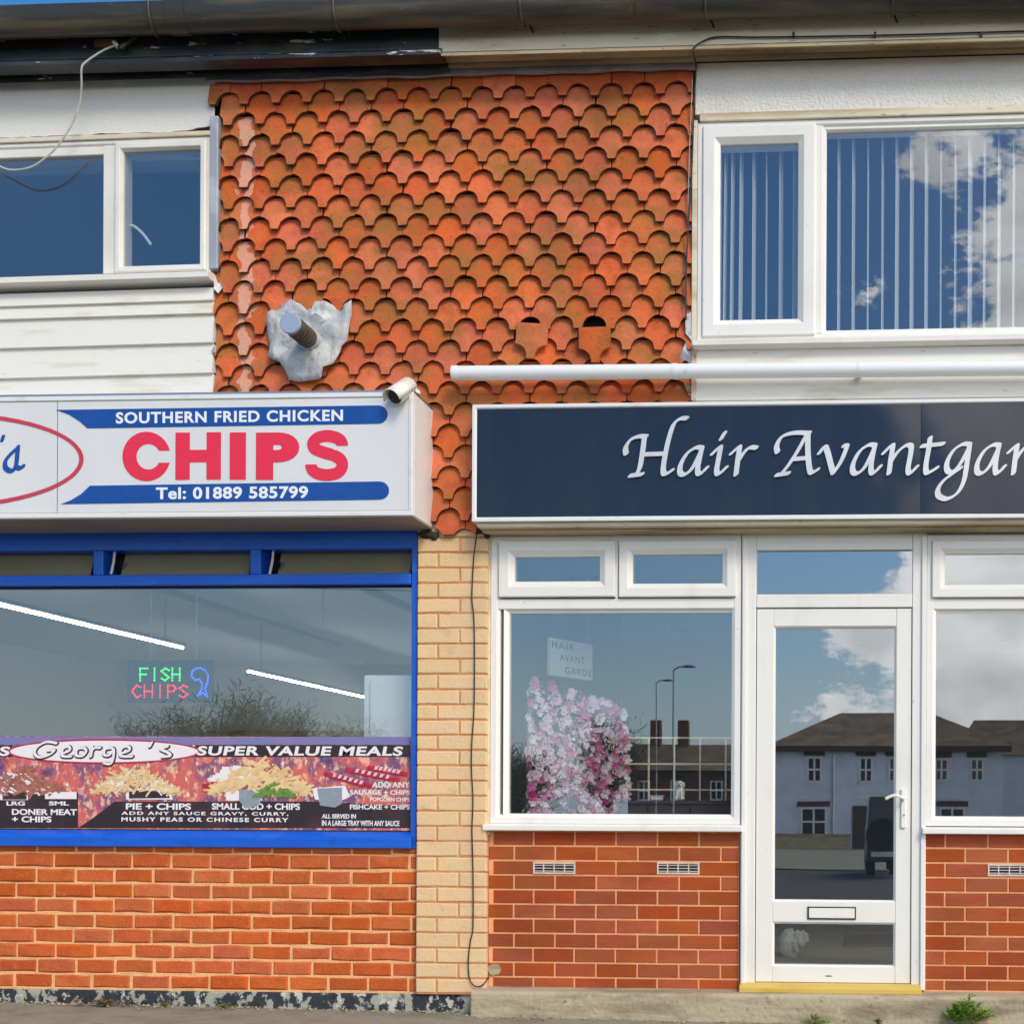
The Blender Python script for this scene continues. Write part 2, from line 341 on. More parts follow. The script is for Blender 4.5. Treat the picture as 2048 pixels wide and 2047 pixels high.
def contour_polys(F, xs, ys):
    """marching squares, returns closed loops where F<0"""
    ny, nx = F.shape; seg = {}
    def ip(a, b, fa, fb): t = fa/(fa-fb); return a+(b-a)*t
    ins = F < 0
    act = np.argwhere((ins[:-1,:-1].astype(int)+ins[1:,:-1]+ins[:-1,1:]+ins[1:,1:] > 0) & ~(ins[:-1,:-1]&ins[1:,:-1]&ins[:-1,1:]&ins[1:,1:]))
    pt = {}
    for j, i in act:
        f = [F[j,i], F[j,i+1], F[j+1,i+1], F[j+1,i]]
        e = []
        keys = [('h',j,i),('v',j,i+1),('h',j+1,i),('v',j,i)]
        cr = []
        for k in range(4):
            a, b = f[k], f[(k+1)%4]
            if (a < 0) != (b < 0):
                key = keys[k]
                if key not in pt:
                    if key[0] == 'h': jj = key[1]; pt[key] = (ip(xs[i], xs[i+1], F[jj,i], F[jj,i+1]), ys[jj])
                    else: ii = key[2]; pt[key] = (xs[ii], ip(ys[j], ys[j+1], F[j,ii], F[j+1,ii]))
                cr.append((key, a < 0))
        # leave at inside->outside, enter at outside->inside
        outs = [k for k, s_ in cr if s_]; ins_ = [k for k, s_ in cr if not s_]
        if len(outs) == 1: seg[outs[0]] = ins_[0]
        elif len(outs) == 2:
            order = [k for k, _ in cr]
            for o_ in outs:
                seg[o_] = order[(order.index(o_)-1) % 4]
    loops = []; used = set()
    for st in list(seg):
        if st in used: continue
        lp = []; k = st
        while k not in used and k in seg:
            used.add(k); lp.append(pt[k]); k = seg[k]
        if len(lp) > 5: loops.append(lp)
    return loops
def strokes_mesh(name, strokes, nib, m, cell, depth, bevel=0.0, clip=None):
    """strokes: lists of (x,z) in metres.  nib = (half_long, half_short, angle).  Returns a mesh in x,z with its back on y=0, front at y=-depth"""
    hl, hs, an = nib
    ca, sa = math.cos(an), math.sin(an)
    pts = [spline([(x, z, 0) for x, z in s_], 6) for s_ in strokes]
    allp = np.array([(p.x, p.y) for s_ in pts for p in s_])
    mn, mxx = allp.min(0)-hl*1.3, allp.max(0)+hl*1.3
    xs = np.arange(mn[0], mxx[0], cell); ys = np.arange(mn[1], mxx[1], cell)
    GX, GY = np.meshgrid(xs, ys)
    U = (GX*ca+GY*sa)/hl; V = (-GX*sa+GY*ca)/hs
    F = np.full(GX.shape, 9.0)
    for s_ in pts:
        for a, b in zip(s_[:-1], s_[1:]):
            au, av = (a.x*ca+a.y*sa)/hl, (-a.x*sa+a.y*ca)/hs
            bu, bv = (b.x*ca+b.y*sa)/hl, (-b.x*sa+b.y*ca)/hs
            du, dv = bu-au, bv-av; L = du*du+dv*dv+1e-9
            t = np.clip(((U-au)*du+(V-av)*dv)/L, 0, 1)
            F = np.minimum(F, np.hypot(U-au-t*du, V-av-t*dv)-1)
    if clip: F = clip(F, GX, GY)
    F = np.where(np.abs(F) < 1e-6, 1e-6, F)
    cu = bpy.data.curves.new(name, 'CURVE'); cu.dimensions = '2D'; cu.fill_mode = 'BOTH'; cu.extrude = depth/2
    if bevel: cu.bevel_depth = bevel; cu.bevel_resolution = 1
    for lp in contour_polys(F, xs, ys):
        sp = cu.splines.new('POLY'); sp.points.add(len(lp)-1); sp.use_cyclic_u = True
        for q, (x, y) in zip(sp.points, lp): q.co = (x, y, 0, 1)
    me = curve_to_mesh(cu, name, m)
    for v in me.vertices: x, y, z = v.co; v.co = (x, -z-depth/2, y)
    me.flip_normals(); me.update()
    return me
# ------------------------------------------------------------------ ground (one sheet, falling gently away from the shops)
gm = MB()
prof = [(400,0.0),(0.3,0.0),(-3.2,-0.035)]
xs_ = [-400,-60,-20,-8,0,8,20,60,400]
FALL = lambda x: -.009*(max(-8, min(8, x))+4.5)
def sheet(name, prof, m, kind='structure'):
    b = MB(); vs = []; fs = []
    for (y, z) in prof: vs += [(x, y, z+FALL(x)) for x in xs_]
    n = len(xs_)
    for j in range(len(prof)-1):
        for i in range(n-1): fs.append((j*n+i, j*n+i+1, (j+1)*n+i+1, (j+1)*n+i))
    b.add(vs, fs); o = b.build(name, m); o['kind'] = kind; return o
sheet('ground', [(500,-.06),(0.6,-.06),(-3.0,-.2),(-60,-1.05),(-600,-3.0)], M['grass'])
sheet('pavement', [(0.5,0.0),(-2.6,-0.03)], M['pave'])
k = MB(); k.extrude_x([(-2.6,-.03),(-2.74,-.035),(-2.745,-.3),(-2.6,-.3)], -60, 60); k.xform(lambda v: Vector((v.x, v.y, v.z-.04))); o = k.build('kerb', M['concrete']); o['kind'] = 'structure'
sheet('road', [(-2.75,-.15),(-26,-.49)], M['asphalt'])
sheet('forecourt', [(-26.2,-.47),(-59,-1.0)], M['pave'])

# ------------------------------------------------------------------ brickwork
def brick_mesh(name, w, h, d, ch, jit, m, rng):
    """origin at the brick's centre; front at y=0, chamfered arrises"""
    j = lambda a: rng.uniform(-a, a)
    X, Z = w/2, h/2
    nx = 5
    b = MB()
    # front face ring with slightly worn outline
    outl = [(-X,-Z),(0,-Z+j(jit)),(X,-Z),(X,Z),(0,Z+j(jit)),(-X,Z)]
    back = [(x+j(jit*.4), d, z+j(jit*.4)) for x, z in outl]
    mid = [(p[0], ch, p[2]) for p in back]
    fr = [(x*(1-ch/X)+j(jit), j(jit*.6), z*(1-ch/Z)+j(jit)) for x, z in outl]
    n = 6
    fs = [tuple(range(12,18))]
    for a in (0, 6):
        for i in range(n): fs.append((a+i, a+(i+1)%n, a+n+(i+1)%n, a+n+i))
    b.add(back+mid+fr, fs)
    return b.mesh(name, m)
def brickwork(parent, x0, x1, ztop, zbot, Y, L, course, joint, m, worn, jit, phase, skip=(), seed=1, depth=.06, half=None):
    rng = random.Random(seed)
    h = course-joint
    full = [brick_mesh('brick', L-joint, h, depth, worn, jit, m, rng) for _ in range(8)]
    z = ztop; row = 0; cnt = 0
    while z > zbot+0.012:
        zt, zb = z, max(z-h, zbot)
        off = phase[row % len(phase)]+rng.uniform(-jit, jit)*2
        x = x0+off
        while x > x0: x -= L
        while x < x1-0.01:
            a, b = max(x, x0), min(x+L-joint, x1)
            if b-a > .02 and not any(sx0 < (a+b)/2 < sx1 and sz0 < (zt+zb)/2 < sz1 for sx0, sx1, sz0, sz1 in skip):
                if b-a > L-joint-1e-4 and zt-zb > h-1e-4: me = rng.choice(full)
                else: me = brick_mesh('brick', b-a, zt-zb, depth, min(worn, (b-a)*.2, (zt-zb)*.2), jit*.5, m, rng)
                o = bpy.data.objects.new('brick', me); link(o, parent)
                o.location = ((a+b)/2, Y+rng.uniform(-jit,jit)*.8, (zt+zb)/2+rng.uniform(-jit,jit)*.5)
                o.rotation_euler = (0, rng.uniform(-jit,jit)*1.2, 0); cnt += 1
            x += L
        z -= course; row += 1
    return cnt
# ------------------------------------------------------------------ window helpers
def frame_prof(w, yf, yb, cham=.014): return [(0,yb),(0,yf),(w*.62,yf),(w,yf+cham),(w,yb)]
def ring_part(name, r, w, yf, yb, m, parent, bevel=.003, shear=None):
    b = MB().ring(*r, frame_prof(w, yf, yb))
    if shear: b.xform(shear)
    return b.build(name, m, parent, bevel=bevel)
def pane(r, y, m, parent, grow=.006, shear=None, name='pane', tilt=0):
    x0, x1, z0, z1 = r
    b = MB().box(x0-grow, x1+grow, y, y+.005, z0-grow, z1+grow)
    if shear: b.xform(shear)
    if tilt:
        zc = (z0+z1)/2; xc = (x0+x1)/2
        b.xform(lambda v: Vector((v.x, v.y+(v.z-zc)*tilt, v.z)))
    return b.build(name, m, parent)
def grow(r, g): return (r[0]-g, r[1]+g, r[2]-g, r[3]+g)

# ================================================================== THE TWO SHOPS
shop = empty('takeaway_shop', (-4.5, 0.1, 0), None, 'fish and chip shop with blue shop window, orange brick plinth and white weatherboards above', 'shop')
salon = empty('hair_salon', (0.2, 0.1, 0), None, 'hair salon with white framed door and windows above red brick plinths', 'shop')
XL, XR = -9.2, 2.6                     # how far the row is built to each side
XP = PX(877, 900)                      # party line
zg_ceil = 2.82
# ---- plain carcass of each building
def carcass(b, x0, x1, depth, roomm, floor_m, zc, upm):
    MB().box(x0, x1, depth, depth+.2, -.1, 5.15).build('rear_wall', roomm, b)
    MB().box(x0, x1, .16, depth, -.06, .06 if b is shop else .15).build('floor', floor_m, b)
    MB().box(x0, x1, .05, depth, zc, zc+.22).build('intermediate_floor', M['room_ceiling'], b)
    MB().box(x0, x1, 0.0, depth, 5.02, 5.14).build('ceiling', roomm, b)
M['room_ceiling'] = mat('white_room_ceiling', (.78,.79,.80), .8)
carcass(shop, XL, XP-.08, 9.0, M['room'], M['floor_in'], zg_ceil, M['room_dark'])
carcass(salon, XP+.08, XR, 5.5, M['room_blue'], M['floor_in'], 2.66, M['room_dark'])
MB().box(XL-.2, XL, .05, 9, -.1, 5.15).build('side_wall', M['room'], shop)
MB().box(XP-.08, XP, .06, 9, -.1, 5.15).build('party_wall', M['room'], shop)
MB().box(XP, XP+.08, .06, 5.5, -.1, 5.15).build('party_wall', M['room_blue'], salon)
MB().box(XR, XR+.2, .05, 5.5, -.1, 5.15).build('side_wall', M['room_blue'], salon)
M['slate'] = mat('dark_slate', (.06,.06,.065), .7, [((.10,.10,.09), 6, .5, .7, .6, I3)], bump=.3, bscale=30)
for b, x0, x1 in ((shop, XL-.2, XP), (salon, XP, XR+.2)):
    MB().extrude_x([(-.30,5.28),(4.5,7.2),(4.5,7.05),(-.28,5.16)], x0, x1).build('roof', M['slate'], b)
# front wall masses behind boards and tiles (kept behind the finishes)
def front(b, x0, x1, z0, z1, m=M['room'], y0=.02, y1=.16): return MB().box(x0, x1, y0, y1, z0, z1).build('front_wall', m, b)

# ---------------------------------------------------------------- upper left: render strip, window, weatherboards
ptop = P(210, 268, -.07)
SL = math.tan(.0135)                    # this bay has dropped a little towards the left
xpv = PX(421, 500, -.07)
shear = lambda v: Vector((v.x, v.y, v.z+SL*(v.x-xpv)))
yW = -.07
xr = PX(420.5, 420, yW)
z_head = PZ(420, 272, yW); z_sillt = PZ(420, 545, yW)
xm0, xm1 = PX(205, 400, yW), PX(232, 400, yW)
z_ft = PZ(420,272,yW); 
win = empty('upper_window', (xr-1, yW, z_sillt), shop)
# fixed light (left) and casement (right)
zb_big = PZ(420, 546, yW); 
ring_part('frame', (-8.2, xr, z_sillt-.012, z_ft), .030, yW+.004, .05, M['upvc'], win, shear=shear)
MB().box(xm0, xm1, yW+.006, .05, z_sillt+.015, z_ft-.028).xform(shear).build('mullion', M['upvc'], win, bevel=.004)
gl = (-8.17, xm0, z_sillt+.018, PZ(420, 300, yW)); 
MB().box(-8.17, xm0, yW+.008, .05, PZ(420, 299.5, yW), z_ft-.03).xform(shear).build('head_bead', M['upvc'], win, bevel=.004)
pane(gl, yW+.028, M['glass_up'], win, shear=shear)
cas = (xm1-.004, xr-.02, z_sillt+.012, z_ft-.024)
gin = RECT(246, 313, 395.5, 527.5, yW)
cs = MB().ring(*cas, [(0,.03),(0,yW-.006),(.006,yW-.012),(.030,yW-.012),(.040,yW+.01),(.040,.03)])
o = cs.xform(shear).build('casement', M['upvc'], win, bevel=.003)
pane((cas[0]+.04, cas[1]-.04, cas[2]+.04, cas[3]-.04), yW+.018, M['glass_up'], win, shear=shear)
h0 = P(262, 450, .0); h1 = P(302, 490, .0)
MB().tube(spline([h0, P(272,455,-.0), P(288,470,.0), h1], 4), [.008]*13, 6).build('stay_handle', M['upvc_clean'], win, smooth=True)
MB().extrude_x([(-.075,0),(-.13,-.012),(-.13,-.040),(-.10,-.045),(-.02,-.045),(-.02,0)], -8.2, xr+.02).xform(lambda v: shear(v+Vector((0,0,z_sillt-.005)))).build('sill', M['upvc'], shop)
MB().box(-8.2, xr+.0, -.078, .03, z_ft+.002, z_ft+.027).xform(shear).build('head_trim', M['cream'], shop, bevel=.004)
# render strip with a ragged lower edge
zt_r = PZ(421, 156, -.06); rng = random.Random(3)
xs2 = np.linspace(-8.2, xr+.01, 150); vs = []; fs = []
for i, x in enumerate(xs2):
    zlow = z_ft+.043+SL*(x-xpv)+rng.uniform(0,.007)+.008*mnoise.noise(Vector((x*6,2,0)))+(.026*max(0, 1-abs(x-xr)/.16))
    for y in (-.045, .04): vs += [(x,y,zlow),(x,y,zt_r+.06)]
for i in range(len(xs2)-1):
    a = i*4; b_ = a+4
    fs += [(a,b_,b_+1,a+1),(a+2,a+3,b_+3,b_+2),(a,a+2,b_+2,b_),(a+1,b_+1,b_+3,a+3)]
MB().add(vs, fs).build('render_strip', M['render2'], shop)
front(shop, XL, PX(421,400,0), zt_r-.4, 5.1)
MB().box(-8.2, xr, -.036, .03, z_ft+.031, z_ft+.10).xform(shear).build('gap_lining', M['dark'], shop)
# weatherboards
yB = -.06
lines = [(579,577.5),(606,603),(642,628.5),(696,687),(753,747.5),(812,802)]
x_b1 = PX(427, 680, yB)
lines_r = [578, 602.5, 628.5, 687, 747.5, 808]
for i in range(5):
    zt, zb = PZ(427, lines_r[i], yB), PZ(427, lines_r[i+1], yB)
    sag = (lambda v: v)
    b = MB().extrude_x([(yB+.004,zt+.010),(yB-.006-.010,zb+.003),(yB-.004,zb),(.03,zb),(.03,zt+.010)], -8.2, x_b1)
    b.xform(lambda v: Vector((v.x, v.y, v.z+(SL*1.0)*(v.x-xpv)))).build('weatherboard', M['board'], shop)
front(shop, XL, PX(427,700,0), 2.7, z_sillt-.03)
MB().box(xr-.004, PX(440,400,-.05), -.076, .02, PZ(430, 541, -.05), PZ(430, 236, -.05)).build('lead_soaker', M['leadgrey'], shop, bevel=.006)
# room upstairs (dim)
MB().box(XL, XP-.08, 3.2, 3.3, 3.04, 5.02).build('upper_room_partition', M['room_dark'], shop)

# ---------------------------------------------------------------- upper right: render strip, window with blinds, boards
yR = -.07
xl = PX(1395, 450, yR)
zr_ft = PZ(1720, 237, yR); zr_fb = PZ(1720, 676, yR)
SR = math.tan(.004); xpr = PX(1720, 400, yR)
shr = lambda v: Vector((v.x, v.y, v.z+SR*(v.x-xpr)))
win2 = empty('upper_window', (xl+1, yR, zr_fb), salon)
XRW = 2.5
ring_part('frame', (xl, XRW, zr_fb, zr_ft), .036, yR, .05, M['upvc_clean'], win2, shear=shr)
xm0r, xm1r = PX(1629, 450, yR), PX(1645, 450, yR)
MB().box(xm0r, xm1r, yR+.002, .05, zr_fb+.03, zr_ft-.03).xform(shr).build('mullion', M['upvc_clean'], win2, bevel=.004)
cas = (xl+.026, xm0r+.006, zr_fb+.018, zr_ft-.022)
w_ = PX(1440,450,yR)-cas[0]
MB().ring(*cas, [(0,.03),(0,yR-.008),(.006,yR-.014),(w_*.66,yR-.014),(w_,yR+.01),(w_,.03)]).xform(shr).build('casement', M['upvc_clean'], win2, bevel=.003)
pane((cas[0]+w_, cas[1]-w_, cas[2]+w_, cas[3]-w_), yR+.018, M['glass_up'], win2, shear=shr)
pane((xm1r, XRW-.03, zr_fb+.034, zr_ft-.034), yR+.034, M['glass_up'], win2, shear=shr)
ring_part('glazing_bead', (xm1r-.002, XRW-.034, zr_fb+.030, zr_ft-.034), .022, yR+.012, .03, M['upvc_clean'], win2, shear=shr)
MB().extrude_x([(-.075,0),(-.125,-.01),(-.125,-.036),(-.09,-.044),(-.02,-.044),(-.02,0)], xl-.015, XRW).xform(lambda v: shr(v+Vector((0,0,zr_fb-.003)))).build('sill', M['upvc'], salon)
MB().box(xl+.01, XRW, -.085, .03, zr_ft+.002, zr_ft+.045).xform(shr).build('head_trim', M['cream'], salon, bevel=.005)
MB().box(xl-.03, xl-.002, -.07, .03, PZ(1395,800,yR), PZ(1395,240,yR)).build('corner_board', M['cream'], salon, bevel=.003)
MB().box(PX(1391,170,-.06), XRW, -.055, .04, zr_ft+.049, PZ(1700, 118, -.06)).build('render_strip', M['render'], salon)
zs = PZ(1720, 693, -.06)
for i, (a, b_, m) in enumerate(((695, 729, 'cream'), (731, 798, 'board'))):
    zt, zb = PZ(1720, a, -.06), PZ(1720, b_, -.06)
    MB().extrude_x([(-.058,zt),(-.07,zb+.003),(-.067,zb),(.03,zb),(.03,zt)], PX(1393,740,-.06), XRW).build('weatherboard', M['board'], salon)
front(salon, PX(1394,500,0), XR, PZ(1720,676,0)-.4, PZ(1720,690,0))
front(salon, PX(1394,500,0), XR, PZ(1720,236,0), 5.1)
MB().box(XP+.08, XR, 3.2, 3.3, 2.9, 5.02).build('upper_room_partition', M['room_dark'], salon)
front(salon, XP, xl+.02, 2.88, 5.1); front(shop, PX(421,400,0), XP, 2.7, 5.1)
# blinds
blind = empty('vertical_blind', P(1750, 640, .06), None, 'white vertical blind with slats turned open behind the upper right window', 'blind')
zt_b, zb_b = PZ(1720, 268, .06), PZ(1720, 668, .06)
MB().box(PX(1425,300,.06), 2.4, .045, .085, zt_b-.005, zt_b+.035).build('head_rail', M['upvc'], blind, bevel=.004)
slm = MB().box(-.0445, .0445, -.0008, .0008, zb_b-zt_b, 0).mesh('slat', M['blind'])
px_s = [1452, 1466, 1483, 1508, 1533, 1562, 1590] + [1678+29.2*i for i in range(16)]
rb = random.Random(5)
for i, px in enumerate(px_s):
    p = P(px, 460, .06); o = bpy.data.objects.new('slat', slm); link(o, blind)
    o.location = (p.x, .075, zt_b); view = math.atan2(p.x, 7.07)
    o.rotation_euler = (0, (0.10-.02*i)*.35 if i < 3 else rb.uniform(-.004,.004), math.radians(90)-view-(.14+rb.uniform(-.05,.12)))

# ---------------------------------------------------------------- eaves
def long(name, prof, x0, x1, m, parent, dz=0): return MB().extrude_x(prof, x0, x1, dz).build(name, m, parent)
def prof_at(px, pts):  # pts: (Y, py)
    return [(y, PZ(px, py, y)) for y, py in pts]
xe = PX(877, 90, -.2)
XLL, XRR = -8.6, 2.9
# left: black boards
pl = prof_at(430, [(-.20,58),(-.20,108),(-.0,104),(-.0,58)]); long('fascia_board', pl, XLL, xe, M['black_fascia'], shop)
pl = prof_at(430, [(-.20,109),(-.235,113),(-.235,120),(-.15,140),(-.0,140),(-.0,109)]); long('cornice_moulding', pl, XLL, xe+.02, M['black_fascia'], shop)
pl = prof_at(430, [(-.11,141),(-.115,155),(-.0,155),(-.0,141)]); long('soffit_board', pl, XLL, xe+.02, M['black_fascia'], shop)
# right: cream boards
pr = prof_at(1400, [(-.20,30),(-.20,90),(-.0,90),(-.0,30)]); long('fascia_board', pr, xe+.002, XRR, M['cream'], salon)
pr = prof_at(1400, [(-.20,91),(-.225,93),(-.225,98),(-.15,101),(-.14,112),(-.0,112),(-.0,91)]); long('cornice_moulding', pr, xe+.022, XRR, M['cream2'], salon)
pr = prof_at(1400, [(-.10,112.5),(-.10,124),(-.0,124),(-.0,112.5)]); long('soffit_board', pr, xe+.022, XRR, M['cream2'], salon)
# gutter with brackets
gut = empty('roof_gutter', (0, -.3, 5.2), None, 'long dark grimy half-round rain gutter under the eaves', 'gutter')
zg0, zg1 = PZ(900, 48, -.32), PZ(900, -3, -.32)
R_g = .075
zc = zg1
gp = []
for i in range(13):
    a = math.pi*i/12; gp.append((-.30-R_g*math.cos(a), zc-(zg1-zg0)*math.sin(a)))
gp += [(-.30+(R_g-.006)*math.cos(math.pi*i/12), zc-(zg1-zg0-.006)*math.sin(math.pi*i/12)) for i in range(13)]
g = MB().extrude_x(gp, XLL, XRR); g.f = g.f[2:]
g.build('trough', M['gutter'], gut, smooth=True)
for px in (300, 668, 1040, 1410, 1785):
    xg = PX(px, 40, -.36); b = MB()
    ring = [(xg, -.30-(R_g+.005)*math.cos(math.pi*i/12), zc-(zg1-zg0+.005)*math.sin(math.pi*i/12)) for i in range(13)]
    b.tube(ring, .007, 6); b.tube([ring[-1], (xg+.0, -.20, zc+.0-.05), (xg+.03,-.198,zc-.12)], .006, 6)
    b.build('bracket', M['gutter'], gut, smooth=True)
for px in (350, 1290):
    xg = PX(px, 40, -.36)
    pp = [(-.30-(R_g+.006)*math.cos(math.pi*i/12), zc-(zg1-zg0+.006)*math.sin(math.pi*i/12)) for i in range(13)]+[(-.30+(R_g-.001)*math.cos(math.pi*i/12), zc-(zg1-zg0+.001)*math.sin(math.pi*i/12)) for i in range(13)]
    MB().extrude_x(pp, xg-.05, xg+.05).build('joint_collar', M['gutter'], gut, smooth=True)
# ================================================================== TILE HANGING
M['tile'] = mat('clay_tile', srgb(210,104,60), .85, [(srgb(168,74,44), 9, .46, .70, .6, I3), (srgb(226,128,84), 7, .57, .75, .55, I3), (srgb(146,108,50), 3.2, .45, .62, .66, (1,1,1.3)), (srgb(126,70,46), 1.6, .52, .70, .5, (1,1,.6)), (srgb(80,56,40), 45, .61, .70, .55, I3)], bump=.4, bscale=60, rnd=.2, hue=.004, sat=.06, spec=.2)
def add_streak(m, xc, hw, z0, z1):
    n, l = m.node_tree.nodes, m.node_tree.links; b = n['Principled BSDF']
    src = b.inputs['Base Color'].links[0].from_socket
    geo = n.new('ShaderNodeNewGeometry'); sp = n.new('ShaderNodeSeparateXYZ'); l.new(geo.outputs['Position'], sp.inputs[0])
    def mth(op, a, v=None, v2=None):
        k = n.new('ShaderNodeMath'); k.operation = op
        for i, q in enumerate((a, v, v2)):
            if q is None: continue
            if isinstance(q, (int, float)): k.inputs[i].default_value = q
            else: l.new(q, k.inputs[i])
        return k.outputs[0]
    nz = n.new('ShaderNodeTexNoise'); nz.inputs['Scale'].default_value = 24; l.new(geo.outputs['Position'], nz.inputs['Vector'])
    nw = n.new('ShaderNodeTexNoise'); nw.inputs['Scale'].default_value = 11; l.new(geo.outputs['Position'], nw.inputs['Vector'])
    d = mth('ABSOLUTE', mth('ADD', mth('SUBTRACT', sp.outputs['X'], xc), mth('MULTIPLY', mth('SUBTRACT', nw.outputs['Fac'], .5), .16)))
    band = mth('SUBTRACT', 1.0, mth('DIVIDE', d, hw)); band = mth('MAXIMUM', band, 0.0)
    fac = mth('MULTIPLY', mth('SUBTRACT', mth('MULTIPLY_ADD', nz.outputs['Fac'], .9, mth('MULTIPLY', band, 1.1)), .88), 4.0); fac = mth('MINIMUM', mth('MAXIMUM', fac, 0.0), .48)
    fac = mth('MULTIPLY', fac, mth('LESS_THAN', sp.outputs['Z'], z1))
    mi = n.new('ShaderNodeMix'); mi.data_type = 'RGBA'; l.new(fac, mi.inputs[0]); l.new(src, mi.inputs[6]); mi.inputs[7].default_value = (*srgb(232,190,170), 1)
    l.new(mi.outputs[2], b.inputs['Base Color'])
add_streak(M['tile'], PX(495, 450, -.03), .055, 0, PZ(495, 235, -.03))
tw = empty('tile_hung_wall', (P(905,760).x, 0, PZ(905,1060)), None, 'wall hung with rows of orange clay tiles with scalloped arched edges', 'wall')
TX0, TX1 = PX(421.5, 450, -.03), PX(1386, 450, -.03)
yT = -.072
z_r1, z_r14 = PZ(905, 197, yT), PZ(905, 746.5, yT)
GAUGE = (z_r1-z_r14)/13
x_a, x_b = PX(550, 205, yT), PX(1124-64.2*0, 205, yT)
PITCH = (PX(996, 205, yT)-PX(550, 205, yT))/7
THK, LEN = .021, .185
def tile_outline(hw, th):
    """x,z outline of a tile: narrow tongue at the bottom, concave quarter arcs up to full width (z=0 at tongue bottom)"""
    r = .0625; h = .066; pts = [(-th,0.0),(th,0.0),(th+.0005,.005)]
    n = 7
    for i in range(n+1):
        a = math.pi/2*i/n
        pts.append((hw-r*math.cos(a), .008+h*math.sin(a)))       # bulging away from the tongue
    pts += [(hw, LEN), (-hw, LEN)]
    for i in range(n, -1, -1):
        a = math.pi/2*i/n
        pts.append((-(hw-r*math.cos(a)), .008+h*math.sin(a)))
    return pts+[(-th-.0005,.005)]
HW = PITCH/2-.0012
def tile_mesh(rng, x0=None, x1=None, zmin=None):
    hw = HW; th = .0205+rng.uniform(-.002,.002)
    pts = [(x+rng.uniform(-.0012,.0012), z+rng.uniform(-.0012,.0012)) for x, z in tile_outline(hw, th)]
    if x0 is not None: pts = [(min(max(x, x0), x1), z) for x, z in pts]
    if zmin is not None: pts = [(x, max(z, zmin)) for x, z in pts]
    q = []
    for p in pts:
        if not q or (abs(p[0]-q[-1][0])+abs(p[1]-q[-1][1])) > 1e-4: q.append(p)
    b = MB().prism(q, 0, THK)
    cam_ = lambda v: Vector((v.x, v.y+.25*v.z+.3*v.x*v.x*.4, v.z))
    b.xform(cam_)
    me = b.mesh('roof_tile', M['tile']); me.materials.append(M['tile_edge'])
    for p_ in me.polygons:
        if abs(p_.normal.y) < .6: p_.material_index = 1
    return me
M['tile_edge'] = mat('shadow_dark_tile_edge', srgb(96,56,38), .9, [(srgb(64,46,34), 20, .45, .65, .7, I3)], bump=.3, bscale=80)  # edge faces coloured dark to thicken the shadow arcs under each course
rng = random.Random(11)
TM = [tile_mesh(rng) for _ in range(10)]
n_t = 0
zsgL, zsgR = PZ(600, 800, yT), PZ(1150, 815, yT)
xgap0, xgap1 = PX(820, 900, yT), PX(985, 900, yT)
slip = {(11, 8): None}
for row in range(0, 22):
    zb = z_r1-GAUGE*row
    off = 0 if row % 2 == 0 else PITCH/2
    kx0 = int((TX0-x_a)/PITCH)-2
    for kx in range(kx0, kx0+20):
        xc = x_a+off+kx*PITCH
        if xc+HW < TX0+.012 or xc-HW > TX1-.012: continue
        if zb+.11 < zsgL and xc < xgap0+.01 : continue
        if zb+.11 < zsgR and xc > xgap1-.03: continue
        if zb < PZ(905, 1078, yT)-GAUGE: continue
        # pixel-free test for the two slipped tiles
        if row == 12 and min(abs(xc-PX(1057, 640, yT)), abs(xc-PX(1192, 640, yT))) < PITCH*.45: 
            continue
        lo, hi = TX0-xc, TX1-xc
        if PZ(430,541,yT) < zb+.02 < PZ(430,236,yT): lo = PX(437, 400, yT)-xc
        if zb+.02 <= PZ(430,541,yT): lo = PX(427, 650, yT)-xc
        if lo > HW-.015: continue
        if zb < PZ(905, 1070, yT): lo = max(lo, PX(868, 1060, yT)-xc); hi = min(hi, PX(950, 1060, yT)-xc)
        if lo > HW-.012 or hi < -HW+.012: continue
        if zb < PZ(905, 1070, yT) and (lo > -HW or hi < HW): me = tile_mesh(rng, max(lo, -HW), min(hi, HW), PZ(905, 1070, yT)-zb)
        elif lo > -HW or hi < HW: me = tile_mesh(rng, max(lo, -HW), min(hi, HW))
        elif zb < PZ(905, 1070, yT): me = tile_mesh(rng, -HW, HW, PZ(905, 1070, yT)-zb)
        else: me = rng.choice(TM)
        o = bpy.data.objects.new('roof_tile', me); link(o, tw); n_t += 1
        sagz = .012*math.sin((xc-TX0)*1.3) * (1 if row > 2 else .5)
        o.location = (xc+rng.uniform(-.003,.003), yT+rng.uniform(-.004,.003), zb+rng.uniform(-.004,.004)+sagz*.35)
        o.rotation_euler = (rng.uniform(-.012,.012), rng.uniform(-.016,.016), rng.uniform(-.01,.01))
# top cut course, straight: dressed under the flashing
for kx in range(kx0-2, kx0+20):
    xc = x_a+PITCH/2+kx*PITCH
    if xc+HW < TX0+.012 or xc-HW > TX1-.012: continue
# slipped tiles: full bodies hanging low and crooked in front of the courses
def slipped(px, py, rot, dz=0):
    b = MB(); o_pts = tile_outline(HW*.97, .021)
    b.prism(o_pts, 0, THK); me = b.mesh('roof_tile', M['tile'])
    o = bpy.data.objects.new('roof_tile', me); link(o, tw)
    p = P(px, py, yT-.012); o.location = (p.x, yT-.014, p.z); o.rotation_euler = (.02, rot, 0)
slipped(1060, 716, .07)
slipped(1190, 724, -.02)
MB().box(TX0, TX1, .006, .018, PZ(905, 850, 0), PZ(905, 130, 0)).build('backing', M['dark'], tw); MB().box(PX(850,900,0), PX(975,900,0), .006, .018, PZ(905, 1075, 0), PZ(905, 850, 0)-.001).build('backing', M['dark'], tw)
